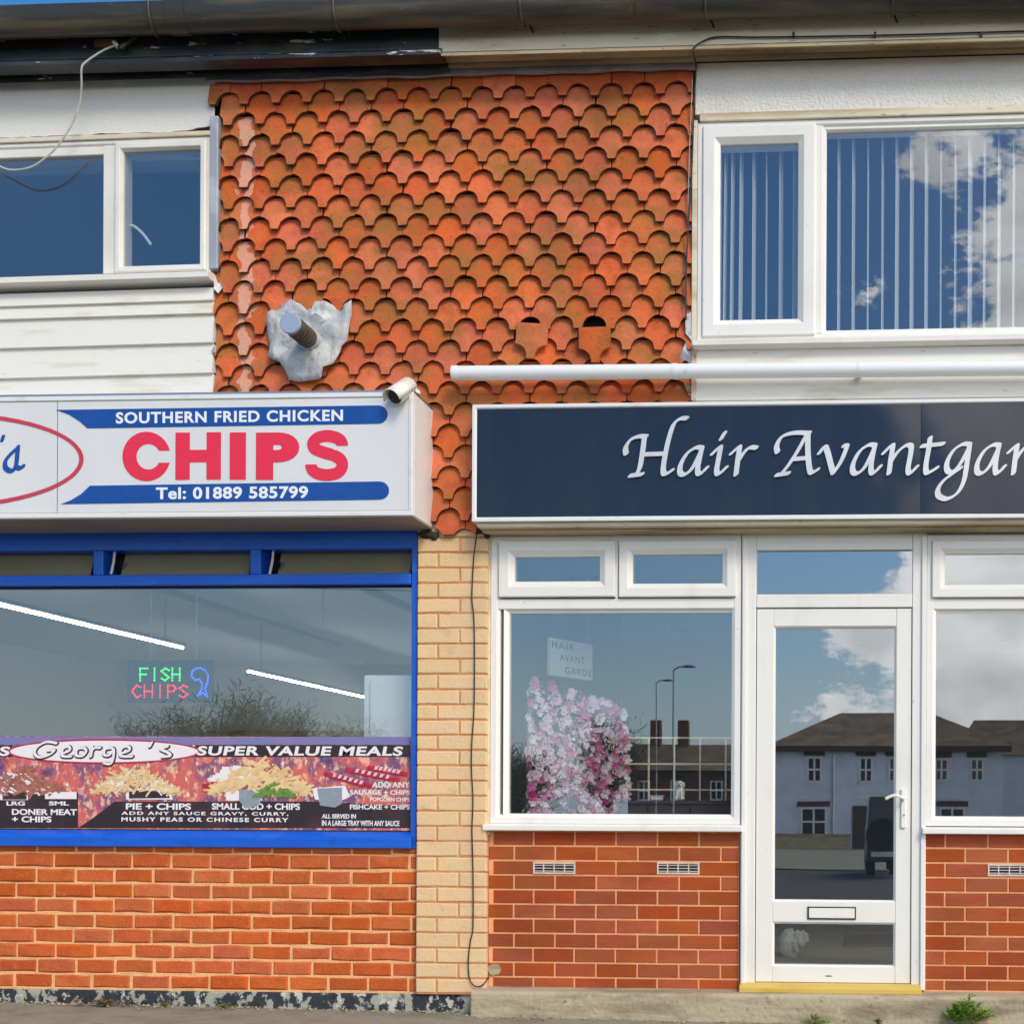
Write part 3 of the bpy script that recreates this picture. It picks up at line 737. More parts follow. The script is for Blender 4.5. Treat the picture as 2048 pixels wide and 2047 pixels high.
# lead dressed over the top course
vs = []; fs = []; NX = 60
for i in range(NX+1):
    x = TX0-.01+(TX1-TX0+.03)*i/NX; w = .008*math.sin(i*.9)+.006*math.sin(i*.37+1)
    pxl = 421+(1386-421)*i/NX; zlow = PZ(pxl, 158-8*(i/NX)**.7*0.5, -.07)+.0
    zl = PZ(905, 150.5, -.07)+w*.5+.004*(i/NX)
    for y, z in ((-.074, zl),(-.068, zl+.012),(-.066, PZ(905,122,-.07)),(-.05, PZ(905,122,-.07)),(-.05, zl)): vs.append((x, y+w*.2, z))
for i in range(NX):
    for k_ in range(5):
        a = i*5+k_; b_ = i*5+(k_+1) % 5; fs.append((a, b_, b_+5, a+5))
MB().add(vs, fs).build('lead_flashing', M['leadgrey'], tw, smooth=True)
# torn lead flaps at the right edge of the tiles
def flap(pts, name='lead_flap'):
    vs = []; fs = []; n = len(pts)
    poly = [P(px, py, -.06) for px, py in pts]
    b = MB().prism([(p.x, p.z) for p in poly], -.066, -.060)
    b.xform(lambda v: Vector((v.x, v.y+.012*math.sin(v.z*70+v.x*30), v.z))); return b.build(name, M['lead'], tw)
flap([(1371,632),(1385,622),(1392,640),(1393,672),(1383,682),(1372,668)])
flap([(1366,700),(1372,684),(1380,690),(1392,715),(1396,732),(1384,734),(1376,722),(1358,716)])
flap([(1370,770),(1392,775),(1396,800),(1386,798),(1376,788)])
flap([(430,552),(436,566),(442,562),(446,572),(438,588),(431,580)])
flap([(430,690),(436,700),(428,708),(424,702)])
# little mortar lumps at the broken edge beside the corner board
for i in range(7):
    p = P(1389, 285+i*42, -.06)
    MB().sphere((p.x, p.y, p.z), (.008,.008,.016), 6, 4).build('mortar_lump', M['dark'] if i % 3 else M['cream'], tw)

# ---- vent pipe with its lead slate
vp = empty('vent_pipe', P(620, 690, -.06), None, 'stubby grey capped vent pipe poking from a crumpled lead slate', 'pipe')
outl = [(538,628),(546,622),(560,624),(566,608),(588,603),(606,612),(617,623),(628,620),(634,608),(652,603),(668,612),(676,622),(690,618),(706,602),(704,630),(700,655),(696,682),(684,692),(680,710),(668,728),(652,738),(648,758),(640,762),(600,764),(578,760),(574,745),(562,724),(548,722),(540,712),(542,690),(536,662),(538,640)]
poly = [P(px, py, -.075) for px, py in outl]
cx_, cz_ = sum(p.x for p in poly)/len(poly), sum(p.z for p in poly)/len(poly)
vs = [(cx_, -.085, cz_)]; fs = []; RN = 7; n = len(poly)
for r in range(1, RN+1):
    t = r/RN
    for p in poly:
        x, z = cx_+(p.x-cx_)*t, cz_+(p.z-cz_)*t
        y = -.094-.030*mnoise.noise(Vector((x*9, 1.3, z*9)))-.020*mnoise.noise(Vector((x*24, 4.3, z*24)))-.006*(1-t)
        vs.append((x, min(y, -.078), z))
for i in range(n): fs.append((0, 1+i, 1+(i+1)%n))
for r in range(RN-1):
    for i in range(n): fs.append((1+r*n+i, 1+r*n+(i+1)%n, 1+(r+1)*n+(i+1)%n, 1+(r+1)*n+i))
o = MB().add(vs, fs).build('lead_slate', M['lead'], vp, smooth=True); sm = o.modifiers.new('solid', 'SOLIDIFY'); sm.thickness = .004
pb = P(622, 682, -.085); Lp = .235; rp = .052
MB().tube([pb+Vector((0,.03,0)), pb+Vector((0,-.05,0)), pb+Vector((0,-.05,0)), pb+Vector((0,-.02-Lp,0))], [rp, rp, rp*.98, rp*.98], 28).build('pipe', M['pipe_dark'], vp, smooth=True)
MB().tube([pb+Vector((0,.02,0)), pb+Vector((0,-.035,0)), pb+Vector((0,-.045,0))], [rp*1.22, rp*1.12, rp*1.03], 28).build('lead_collar', M['lead'], vp, smooth=True)
for kk in range(4):
    y = -.08-kk*.035; MB().tube([pb+Vector((0,y,0)), pb+Vector((0,y-.008,0))], rp*1.03, 28).build('rib', M['pipe_dark'], vp, smooth=True)
MB().tube([pb+Vector((0,-.015-Lp,0)), pb+Vector((0,-.030-Lp,0)), pb+Vector((0,-.034-Lp,0))], [rp*1.05, rp*1.05, rp*.98], 28).build('end_cap', M['pipe_end'], vp, smooth=True)

# ---- white overflow pipe
op = empty('waste_pipe', P(1300, 747, -.14), None, 'horizontal white plastic waste pipe running across the tiles to the right', 'pipe')
a = P(908, 746.5, -.16); yy = -.15; rr = .0385
z0_, z1_ = PZ(915, 746.5, yy), PZ(1900, 741, yy)
xa = PX(912, 746, yy)
MB().tube([(xa, yy, z0_), (0, yy, (z0_*(XRW-0)+z1_*(0-xa))/(XRW-xa)), (XRW, yy, z1_)], rr, 24).build('pipe_run', M['pipe'], op, smooth=True)
MB().tube([(xa-.022, yy, z0_), (xa-.018, yy, z0_), (xa+.012, yy, z0_)], [rr*.9, rr*1.06, rr*1.06], 24).build('end_cap', M['pipe'], op, smooth=True)
for px in (1350, 1720):
    x = PX(px, 745, yy); z = z0_+(z1_-z0_)*(x-xa)/(XRW-xa)
    b = MB().tube([(x-.012, yy, z), (x+.012, yy, z)], rr*1.07, 24); b.box(x-.010, x+.010, yy+.03, -.05, z-.012, z+.012)
    b.build('pipe_clip', M['pipe'], op, smooth=True)

# ================================================================== LIGHTBOX SIGN
lb = empty('lightbox_sign', P(400, 1035, -.2), None, 'white lightbox shop sign with red CHIPS lettering between blue bands', 'sign')
yS = -.36
xs1 = PX(826, 900, yS)
zS1, zS0 = PZ(600, 786, yS), PZ(600, 1031.5, yS)
tilt_l = .0
MB().box(-8.4, xs1, yS+.02, -.002, zS0, zS1).build('box', M['sign_frame'], lb, bevel=.006)
MB().ring(-8.4, xs1, zS0, zS1, [(0,yS+.019),(0,yS),(.022,yS),(.028,yS+.012),(.028,yS+.019)]).build('retaining_frame', M['sign_frame'], lb, bevel=.002)
zi1, zi0 = zS1-.028, zS0+.028
MB().box(-8.3, xs1-.024, -.362+.008, -.345, zi0, zi1).build('face_panel', M['sign_white'], lb)
MB().box(PX(113,900,yS), PX(113,900,yS)+.003, yS+.006, yS+.0085, zi0, zi1).build('panel_joint', M['steel'], lb)
MB().box(-8.4, xs1, yS+.008, -.01, zS1+.001, zS1+.014).build('top_rail', M['steel'], lb, bevel=.002)
yP = yS+.0050; SG = 0.0
def px2(px, py, Y): p = P(px, py, Y); return (p.x, p.z)
def band(pts): return MB().prism([px2(px, py, yP) for px, py in pts], yP-.0012, yP+.0004).build('blue_band', M['sign_blue'], lb)
def arc_pts(cx, cy, r, a0, a1, n=10): return [(cx+r*math.cos(math.radians(a0+(a1-a0)*i/n)), cy-r*math.sin(math.radians(a0+(a1-a0)*i/n))) for i in range(n+1)]
band([(112,819.5),(757,810.5)]+arc_pts(757,828.7,18.4,90,-90)+[(757,847.2),(175,856.5),(160,843),(138,829)])
band([(180,971),(760,962.5)]+arc_pts(760,980.7,18.2,90,-90)+[(760,999),(122,1008),(142,1000),(162,988)])
# ellipse and the end of the shop's name
def ell(a, b, n=64): 
    c = P(-124, 921, yP); sc = (PX(100,920,yP)-PX(0,920,yP))/100
    return [(c.x+a*sc*math.cos(2*math.pi*i/n), c.z+b*sc*math.sin(2*math.pi*i/n)+.0) for i in range(n)]
e1, e2 = ell(292, 94), ell(283, 85.5); b = MB(); n = 64
vs = [(x, yP-.0012, z) for x, z in e1]+[(x, yP-.0012, z) for x, z in e2]
b.add(vs, [(i, (i+1)%n, (i+1)%n+n, i+n) for i in range(n)]).build('red_ellipse', M['sign_red2'], lb)
T5 = lambda x, y: (x/3.7715, 512+y/3.7715)
def stroke_obj(name, strokes, conv, nib, m, parent, Y, cell=.004, depth=.001, bevel=0):
    ws = [[px2(*conv(x, y), Y) for x, y in s_] for s_ in strokes]
    me = strokes_mesh(name, ws, nib, m, cell, depth, bevel)
    o = bpy.data.objects.new(name, me); link(o, parent); o.location = (0, Y, 0) if parent is None else (0, Y, 0); return o
u = 1/3.7715/375
stroke_obj('name_lettering', [[(135,1440),(130,1500),(120,1580),(90,1620),(45,1600),(40,1550),(75,1500),(130,1450)],[(120,1590),(150,1600),(175,1585)]], T5, (22*u,12*u,.8), M['sign_blue'], lb, yP, .0015)
stroke_obj('name_lettering', [[(25,1360),(15,1390)]], T5, (16*u,12*u,.8), M['sign_blue'], lb, yP, .0015)
stroke_obj('name_lettering', [[(-1150,1430),(-1300,1400),(-1400,1500),(-1350,1620),(-1200,1600),(-1150,1520),(-1230,1520)],[(-1000,1540),(-900,1490),(-960,1450),(-1030,1540),(-980,1620),(-880,1590)],[(-760,1470),(-820,1540),(-760,1610),(-700,1540),(-760,1470)],[(-600,1460),(-610,1620)],[(-605,1520),(-540,1460)],[(-360,1470),(-440,1520),(-420,1600),(-350,1560),(-350,1470),(-360,1640),(-430,1720)],[(-240,1540),(-150,1500),(-200,1450),(-270,1530),(-220,1610),(-120,1580)]], T5, (22*u,12*u,.8), M['sign_blue'], lb, yP, .004)
def label(s, l, t, r, b_, bold, name='lettering', m='sign_text', parent=lb, Y=None, slope_px=-.0125, **kw):
    Y = yP-.0013 if Y is None else Y
    x0, x1 = PX(l, (t+b_)/2, Y), PX(r, (t+b_)/2, Y); mx_ = (l+r)/2
    z0, z1 = PZ(mx_, b_, Y), PZ(mx_, t, Y)
    return text(name, s, x0, x1, z0, z1, Y, M[m], parent, bold, **kw)
label('SOUTHERN FRIED CHICKEN', 232, 821.5, 686, 844.5, .03, spacing=1.12, split=True)
label('Tel: 01889 585799', 312, 973, 616, 997.5, .03, spacing=1.08, split=True)
M['soffit'] = mat('grey_brown_sign_underside', srgb(150,140,126), .6, [(srgb(110,100,88), 5, .45, .7, .6, (.3,1,1))])  # grey-brown plate under the box, darker than its white frame
MB().box(-8.39, xs1-.004, yS+.004, -.004, zS0-.006, zS0-.0005).build('underside', M['soffit'], lb)
def flat_letter(pts, name='lettering'): return MB().prism([px2(px, py, yP) for px, py in pts], yP-.0012, yP+.0002).build(name, M['sign_red'], lb)
def el_arc(cx, cy, rx, ry, a0, a1, n=26): return [(cx+rx*math.cos(math.radians(a0+(a1-a0)*i/n)), cy-ry*math.sin(math.radians(a0+(a1-a0)*i/n))) for i in range(n+1)]
flat_letter(el_arc(293,912.5,48,49.5,13.8,345.5)+[(318,925)]+el_arc(297,913,24,25.5,331,29)+[(318,901)])
sc_ = spline([(x, y, 0) for x, y in ((684.5,887.5),(680,879.5),(668,873.5),(653,871.5),(637,875),(626.5,885),(630,897),(648,904.5),(668,910.5),(682,920),(684,934),(674,945.5),(655,949.5),(637,947),(626,940),(622,931))], 6)
def s_clip(F, X, Z):
    def rect(l, t, r, b_):
        x0, x1, z0, z1 = PX(l,910,yP), PX(r,910,yP), PZ(655,b_,yP), PZ(655,t,yP); return (X > x0) & (X < x1) & (Z > z0) & (Z < z1)
    return np.where(rect(668,891.5,710,899.3) | rect(600,917,638,928), .5, F)
kpx = (PX(700,910,yP)-PX(600,910,yP))/100
me = strokes_mesh('lettering', [[px2(p.x, p.y, yP) for p in sc_]], (11.6*kpx, 11.6*kpx, 0), M['sign_red'], .0016, .0012, 0, s_clip)
o = bpy.data.objects.new('lettering', me); link(o, lb); o.location = (0, yP, 0)
for ch, l, r, bo in (('H',351,442,.062),('I',459.5,492,.062),('P',512,598.5,.062)):
    ov = 2.5 if ch in 'CS' else 0
    label(ch, l, 864.5-ov, r, 959+ov, bo, m='sign_red', Y=yP)
MB().prism([px2(px, py, yP) for px, py in ((0,0),(0,0),(0,0))][:0] or [(xs1-.012, zS0+.03),(xs1-.006, zS0+.03),(xs1-.006, zS1-.03),(xs1-.012, zS1-.03)], yS-.003, yS-.0005).build('corner_strip', M['sign_frame'], lb)
# ---- CCTV camera on the end of the lightbox
cc = empty('security_camera', P(806, 790, yS-.04), None, 'small white bullet security camera on the corner of the lightbox sign', 'camera')
c0 = P(815, 775, yS+.04); c1 = P(783, 797, yS-.08)
ax = (c1-c0)
MB().tube([c0-ax*.15, c0, c0+ax*.75, c0+ax*.8], [.034,.044,.044,.040], 20).build('body', M['upvc'], cc, smooth=True)
MB().tube([c0+ax*.79, c0+ax*.83], [.038,.036], 20).build('lens_window', M['blackplastic'], cc, smooth=True)
hb = MB()
hd = []
dirn = ax.normalized(); upv = Vector((0,0,1)); upv = (upv-dirn*upv.dot(dirn)).normalized(); sdv = dirn.cross(upv)
vs = []; fs = []
for t in (-.1, 1.02):
    for i in range(9):
        a = math.radians(-10+200*i/8); vs.append(c0+ax*t+sdv*math.cos(a)*.051+upv*math.sin(a)*.051)
for i in range(8): fs.append((i, i+1, i+10, i+9))
o = MB().add(vs, fs).build('sun_hood', M['upvc'], cc, smooth=True); sm = o.modifiers.new('s', 'SOLIDIFY'); sm.thickness = .003
mt = P(824, 768, yS+.08)
MB().tube([c0, (c0+mt)/2+Vector((0,0,.01)), mt], [.014,.013,.016], 10).build('bracket_arm', M['upvc'], cc, smooth=True)
MB().tube([Vector((mt.x, mt.y, zS1+.012)), Vector((mt.x, mt.y, zS1+.03)), Vector((mt.x, mt.y, zS1+.05))], [.045,.043,.018], 20).build('mounting_base', M['upvc'], cc, smooth=True)

# ================================================================== SALON FASCIA SIGN
fs_ = empty('fascia_sign', P(1500, 1035, -.15), None, 'glossy navy fascia sign with raised silver script reading Hair Avantgarde', 'sign')
yF = -.20
fx0, fx1 = PX(944, 925, yF), 2.55
fz1, fz0 = PZ(1500, 802, yF), PZ(1500, 1038.5, yF)
MB().ring(fx0, fx1, fz0, fz1, [(0,-.03),(0,yF),(.018,yF),(.026,yF+.012),(.026,-.03)]).build('sign_frame', M['sign_frame'], fs_, bevel=.002)
xj = PX(1842, 925, yF)
MB().box(fx0+.02, xj-.001, yF+.008, yF+.02, fz0+.02, fz1-.02).build('panel', M['navy'], fs_)
b = MB().box(xj+.001, fx1-.02, yF+.008, yF+.02, fz0+.02, fz1-.02); b.xform(lambda v: Vector((v.x, v.y-(v.x-xj)*.012, v.z)))
b.build('panel', M['navy'], fs_)
T7 = lambda x, y: (1024+x/3.7715, 512+y/3.7715); T8 = lambda x, y: (1536+x/3.7715, 512+y/3.7715)
GL = [(T7, [[(862,1492),(858,1445),(895,1388),(955,1362),(1012,1362)],[(1000,1362),(985,1480),(966,1590),(948,1632)],[(893,1657),(940,1652),(982,1646)],[(1318,1226),(1272,1228),(1222,1268),(1188,1360),(1160,1480),(1142,1590),(1146,1640),(1168,1642),(1208,1617)],[(1000,1497),(1150,1492)]]),
 (T7, [[(1432,1448),(1388,1446),(1320,1492),(1272,1575),(1270,1636),(1305,1648),(1362,1598),(1428,1470)],[(1432,1448),(1412,1540),(1400,1615),(1412,1645),(1440,1628),(1470,1598)]]),
 (T7, [[(1512,1492),(1562,1446),(1572,1450),(1558,1530),(1544,1610),(1552,1645),(1580,1630),(1616,1596)],[(1578,1380),(1604,1335)]]),
 (T7, [[(1655,1490),(1708,1444),(1716,1450),(1704,1530),(1690,1648)],[(1700,1560),(1748,1486),(1795,1446),(1842,1448)]]),
 (T8, [[(72,1480),(66,1430),(104,1366),(190,1336),(312,1336)],[(296,1340),(230,1460),(160,1570),(104,1638)],[(66,1652),(154,1640)],[(302,1338),(300,1450),(308,1570),(322,1632),(344,1630),(374,1612)],[(182,1534),(302,1524)]]),
 (T8, [[(388,1486),(426,1440),(446,1470),(470,1560),(492,1638)],[(492,1638),(545,1560),(584,1470),(594,1434),(572,1432)]]),
 (T8, [[(806,1428),(760,1426),(692,1474),(644,1560),(640,1626),(675,1640),(735,1585),(802,1450)],[(806,1428),(786,1520),(776,1600),(786,1640),(815,1622),(846,1588)]]),
 (T8, [[(872,1486),(928,1432),(940,1440),(926,1530),(912,1640)],[(922,1560),(975,1482),(1040,1430),(1078,1436),(1074,1500),(1056,1600),(1066,1640),(1092,1622),(1122,1590)]]),
 (T8, [[(1222,1372),(1210,1460),(1190,1580),(1196,1635),(1230,1625),(1274,1598)],[(1162,1434),(1320,1418)]]),
 (T8, [[(1520,1422),(1470,1420),(1400,1466),(1352,1548),(1350,1614),(1385,1630),(1445,1575),(1516,1446)],[(1520,1422),(1500,1560),(1478,1690),(1430,1785),(1352,1832),(1290,1812),(1280,1762),(1320,1698),(1396,1640),(1452,1600)]]),
 (T8, [[(1742,1428),(1696,1426),(1628,1474),(1580,1560),(1576,1626),(1611,1640),(1671,1585),(1738,1450)],[(1742,1428),(1722,1520),(1712,1600),(1722,1640),(1751,1622),(1782,1588)]]),
 (T8, [[(1815,1480),(1868,1434),(1876,1440),(1864,1520),(1850,1640)],[(1860,1550),(1908,1476),(1955,1436),(2002,1438)]]),
 (T8, [[(2178,1428),(2132,1426),(2064,1474),(2016,1560),(2012,1626),(2047,1640),(2107,1585),(2174,1450)],[(2208,1240),(2186,1400),(2158,1560),(2152,1620),(2166,1642),(2218,1588)]]),
 (T8, [[(2270,1548),(2330,1510),(2366,1460),(2340,1428),(2290,1470),(2258,1560),(2272,1630),(2320,1636),(2380,1590)]])]
names = list('HairAvantgarde')
nib = (23*u, 8*u, math.radians(38))
for (cv, st), ch in zip(GL, names):
    o = stroke_obj('letter', st, cv, nib, M['letter'], fs_, yF+.0, .0028, .010, .0008); o.location.y = yF+.004
# stand-off soffit under the sign
zs0 = PZ(1500, 1044, -.12)
MB().extrude_x([(-.17,fz0-.002),(-.17,fz0-.022),(-.02,fz0-.022),(-.02,fz0-.002)], fx0+.02, XRW).build('soffit_trim', M['cream'], salon)
MB().extrude_x([(-.11,fz0-.024),(-.11,fz0-.036),(.0,fz0-.036),(.0,fz0-.024)], fx0+.03, XRW).build('soffit_trim', M['cream2'], salon)
# ================================================================== PIER AND PLINTHS
pier = empty('brick_pier', P(905, 1985, -.02), None, 'cream painted brick pier between the two shopfronts', 'pillar')
yPi = -.03
px0, px1 = PX(833.5, 1500, yPi), PX(973, 1500, yPi)
pz1, pz0 = PZ(905, 1076, yPi), PZ(905, 1988, yPi)
MB().box(px0+.004, px1-.003, yPi+.006, .2, pz0+.001, pz1+.12).build('mortar', M['mortarP'], pier)
course_p = (pz1-pz0)/30.0
rp4 = random.Random(4)
for i in range(-1, 30):
    zt_ = pz1-i*course_p; zb_ = zt_-course_p+.0095
    for a_, b2 in (((px0, px0+.2265), (px0+.2365, px1)) if i % 2 == 0 else ((px0, px0+.1065), (px0+.1165, px1))):
        o = bpy.data.objects.new('brick', brick_mesh('brick', b2-a_, zt_-zb_, .05, .0045, .0018, M['brickP'], rp4)); link(o, pier)
        o.location = ((a_+b2)/2, yPi+rp4.uniform(-.0012,.0012), (zt_+zb_)/2); o.rotation_euler = (0, rp4.uniform(-.003,.003), 0)
# left plinth
pw = empty('plinth_wall', P(400, 1980, .03), shop)
yLp = .012
lx0, lx1 = -8.4, px0-.001
lz1, lz0 = PZ(400, 1694, yLp), PZ(400, 1979.5, yLp)
MB().box(lx0, lx1, yLp+.008, .2, -.05, lz1+.02).build('mortar', M['mortarL'], pw)
cl = (PZ(400,1722.5,yLp)-PZ(400,1964.5,yLp))/8.0
lxv = PX(-6, 1800, yLp)-7*.2215
ztop_l = PZ(400, 1708.5, yLp)
brickwork(pw, lxv, lx1, ztop_l+cl, lz0, yLp, .2215, cl, .0105, M['brickL'], .009, .0038, [.0, .112, .012, .108, .004, .112, -.008, .118, .006, .10], seed=9, depth=.06)
MB().box(lx0, PX(942, 2000, -.0), -.004, .19, -.06, lz0-.004).build('painted_base', M['base_black'], shop, bevel=.006)
# salon plinths
def plinth(l, t, r, b_, phase, seed, skip, nm):
    w = empty(nm, P((l+r)/2, b_, .03), salon); Y = .022
    x0, x1, z0, z1 = RECT(l, t, r, b_, Y)
    MB().box(x0, x1, Y+.005, .2, -.05, z1+.01).build('mortar', M['mortarR'], w)
    c = 29.02/375*1.0
    return w, x0, x1, z0, z1, Y
w, x0, x1, z0, z1, Y = plinth(977, 1664, 1478, 1976, None, 5, (), 'plinth_wall')
cR = (PZ(1250,1693,Y)-PZ(1250,1956,Y))/9.0
zt = PZ(1250, 1693.5, Y)
LR = (PX(1441,1700,Y)-PX(1192,1700,Y))/3
ph0 = PX(1068.5,1680,Y)-x0; ph1 = PX(1029,1710,Y)-x0
vents = [(1066,1724,1150,1746.5),(1314,1724,1398,1747)]
sk = [RECT(*v, Y) for v in vents]; sk = [(a+.01, b_-.01, c-.02, d+.02) for a, b_, c, d in sk]
brickwork(w, x0+.002, x1-.004, zt+cR, z0+.0, Y, LR, cR, .0102, M['brickR'], .0025, .0009, [ph0, ph1], sk, seed=15)
def air_brick(v, label=None):
    a, b_, c, d = RECT(*v, Y-.004)
    e = empty('air_brick', ((a+b_)/2, Y, c), salon)
    bb = MB().ring(a, b_, c, d, [(0,.05),(0,Y-.004),(.007,Y-.004),(.009,Y+.004),(.009,.05)]); bb.build('surround', M['vent'], e)
    MB().box(a+.005, b_-.005, Y+.002, Y+.0045, c+.005, d-.005).build('cavity', M['dark'], e)
    for i in range(1, 4):
        x = a+(b_-a)*i/4; MB().box(x-.003, x+.003, Y-.003, Y+.0015, c+.008, d-.008).build('bar', M['vent'], e)
    for i in range(1, 4):
        z = c+(d-c)*i/4; MB().box(a+.008, b_-.008, Y-.002, Y+.001, z-.002, z+.002).build('louvre', M['vent'], e)
for v in vents: air_brick(v)
w, x0, x1, z0, z1, Y = plinth(1846, 1668, 2600, 1982, None, 6, (), 'plinth_wall')
zt = PZ(1950, 1697.5, Y); cR2 = (PZ(1950,1697.5,Y)-PZ(1950,1961,Y))/9.0
ph0 = PX(1977,1680,Y)-x0; ph1 = PX(1932,1710,Y)-x0
v3 = (1976,1728,2062,1751); a, b_, c, d = RECT(*v3, Y)
brickwork(w, x0+.004, 2.2, zt+cR2, z0, Y, LR*1.005, cR2, .0102, M['brickR'], .0025, .0009, [ph0, ph1], [(a+.01, b_-.01, c-.02, d+.02)], seed=16)
air_brick(v3)
# concrete step / base on the salon side
vs = []
MB().extrude_x([(-.12,-.12),(-.115,.094),(-.10,.108),(.2,.122),(.2,-.12)], PX(942,2010,-.1), XRW).build('concrete_base', M['concrete'], salon, bevel=.008)

# ================================================================== BLUE SHOPFRONT WINDOW
bw = empty('shop_window', P(400, 1690, .03), shop)
yb = .004
bx1 = PX(834, 1400, yb); bx0 = -8.4
bz1, bz0 = PZ(400, 1054, yb), PZ(400, 1694, yb)
xi = PX(822, 1400, yb)
zr0, zr1 = PZ(400, 1170.5, yb), PZ(400, 1149, yb)
MB().box(bx0, bx1, yb+.004, .14, PZ(400,1099,yb), bz1+.03).build('head_rail', M['blue'], bw, bevel=.004)
MB().box(xi, bx1-.001, yb, .139, bz0+.002, PZ(820,1062,yb)).build('jamb', M['blue'], bw, bevel=.004)
MB().box(bx0, xi-.0005, yb-.012, .138, zr0, zr1).build('transom', M['blue'], bw, bevel=.005)
zs1 = PZ(400, 1660.5, yb)
MB().extrude_x([(-.020,zs1-.028),(.03,zs1),(.14,zs1),(.14,bz0),(-.004,bz0),(-.028,bz0+.004),(-.030,zs1-.038)], bx0, bx1-.02).build('bottom_rail', M['blue'], bw, bevel=.003)
M['hopper'] = mat('reeded_film_pane', srgb(128,122,98), .35, [(srgb(150,142,112), 4, .45, .7, .5, (.4,1,1.5))], spec=.6)
zt0, zt1 = zr1+.001, PZ(400,1099,yb)
for pxm0, pxm1 in ((-452,-432),(-132,-112),(186,206),(500,521)):
    a, b_ = PX(pxm0,1125,yb), PX(pxm1,1125,yb)
    MB().box(a, b_, yb+.001, .13, zt0, zt1).build('mullion', M['blue'], bw, bevel=.004)
for l, r in ((-720,-455),(-395,-136),(-75,181),(243,497),(556,820)):
    a, b_ = PX(l,1125,.06), PX(r,1125,.06)
    bb = MB().box(a, b_, .055, .065, zt0+.004, zt1+.02); bb.xform(lambda v: Vector((v.x, v.y+(v.z-zt0)*.35, v.z))); h = bb.build('hopper_pane', M['hopper'], bw)
for px in (222, 539):
    a = P(px, 1148, .03); c = P(px+8, 1098, .06)
    MB().tube([a, (a+c)/2+Vector((.004,0,0)), c], .007, 6).build('hopper_stay', M['upvc'], bw, smooth=True)
    MB().tube([a+Vector((.05,.05,.07)), a+Vector((.035,.05,.0))], .014, 6).build('hopper_catch', M['blackplastic'], bw, smooth=True)
MB().box(bx0, xi, .135, .14, zt0, zt1).build('hopper_lining', M['dark'], bw)
zg0_, zg1_ = zs1, zr0
pane((bx0, xi, zg0_, zg1_), .050, M['glass_shop'], bw, grow=.0)
MB().ring(bx0, xi, zg0_-.001, zg1_, [(0,.07),(0,.03),(.004,.03),(.006,.048),(.006,.07)]).build('glazing_bead', M['dark'], bw)
front(shop, XL, XP-.0, PZ(400,1050,.05), 2.85, M['room'], .06, .16)
# ---- interior of the takeaway
def tube_light(x, y0, y1, z, lit, label):
    t = empty('strip_light', (x, (y0+y1)/2, z), None, label, 'light')
    MB().box(x-.022, x+.022, y0, y1, z+.014, z+.045).build('fitting', M['steel'], t)
    MB().tube([(x, y0+.02, z), (x, y1-.02, z)], .0055, 10).build('tube', M['tube'] if lit else M['upvc'], t, smooth=True)
    for yy_ in (y0+.3, y1-.3): MB().box(x-.004, x+.004, yy_-.004, yy_+.004, z+.05, zg_ceil).build('hanger', M['steel'], t)
a = P(0,1210,1.2); 
tube_light(a.x, .75, 3.55, PZ(0,1210,1.2), True, 'lit strip light nearest the window at the left of the takeaway')
a = P(493,1342,5.2); tube_light(a.x, 5.2, 8.6, a.z, True, 'lit strip light further back in the takeaway, ending at the white cabinet')
a = P(300,1180,.63); tube_light(a.x, .5, 3.5, a.z, False, 'unlit strip light above the lit sign in the takeaway')
a = P(720,1180,.5); tube_light(a.x, .4, 3.2, a.z, False, 'unlit strip light near the blue jamb in the takeaway')
fr = empty('upright_fridge', P(775, 1650, .5), None, 'white upright fridge cabinet behind the right end of the blue window', 'fridge')
a, b_, c, d = RECT(722, 1348, 850, 1700, .22)
M['fridge'] = mat('white_enamel', (.8,.82,.82), .3, [((.66,.68,.66), 2, .45, .7, .5, I3)])
MB().box(a, min(b_, XP-.1), .25, .8, .06, d).build('cabinet', M['fridge'], fr, bevel=.012)
MB().box(a+.045, min(b_, XP-.1)-.01, .225, .249, .2, d-.03).build('door', M['fridge'], fr, bevel=.008)
MB().box(a+.06, a+.075, .205, .224, d-.75, d-.45).build('handle', M['steel'], fr, bevel=.003)
ct = empty('serving_counter', (-6, 3.2, .06), None, 'long pale serving counter across the back of the takeaway', 'counter')
MB().box(-9.0, -3.4, 3.0, 3.7, .06, 1.05).build('counter_front', M['room'], ct); MB().box(-9.05, -3.35, 2.95, 3.75, 1.051, 1.10).build('worktop', M['steel'], ct, bevel=.005)
MB().box(-8.8, -5.2, 3.2, 3.6, 1.101, 1.5).build('range_hood', M['steel'], ct, bevel=.01)
mb_ = empty('menu_board', (-6.2, 8.9, 1.7), None, 'pale menu board on the back wall of the takeaway', 'board')
MB().box(-8.0, -5.6, 8.93, 8.98, 1.45, 2.0).build('board_panel', mat('menu_panel', srgb(196,186,160), .5, [(srgb(120,90,70), 6, .5, .6, .5, (1,1,3))]), mb_)
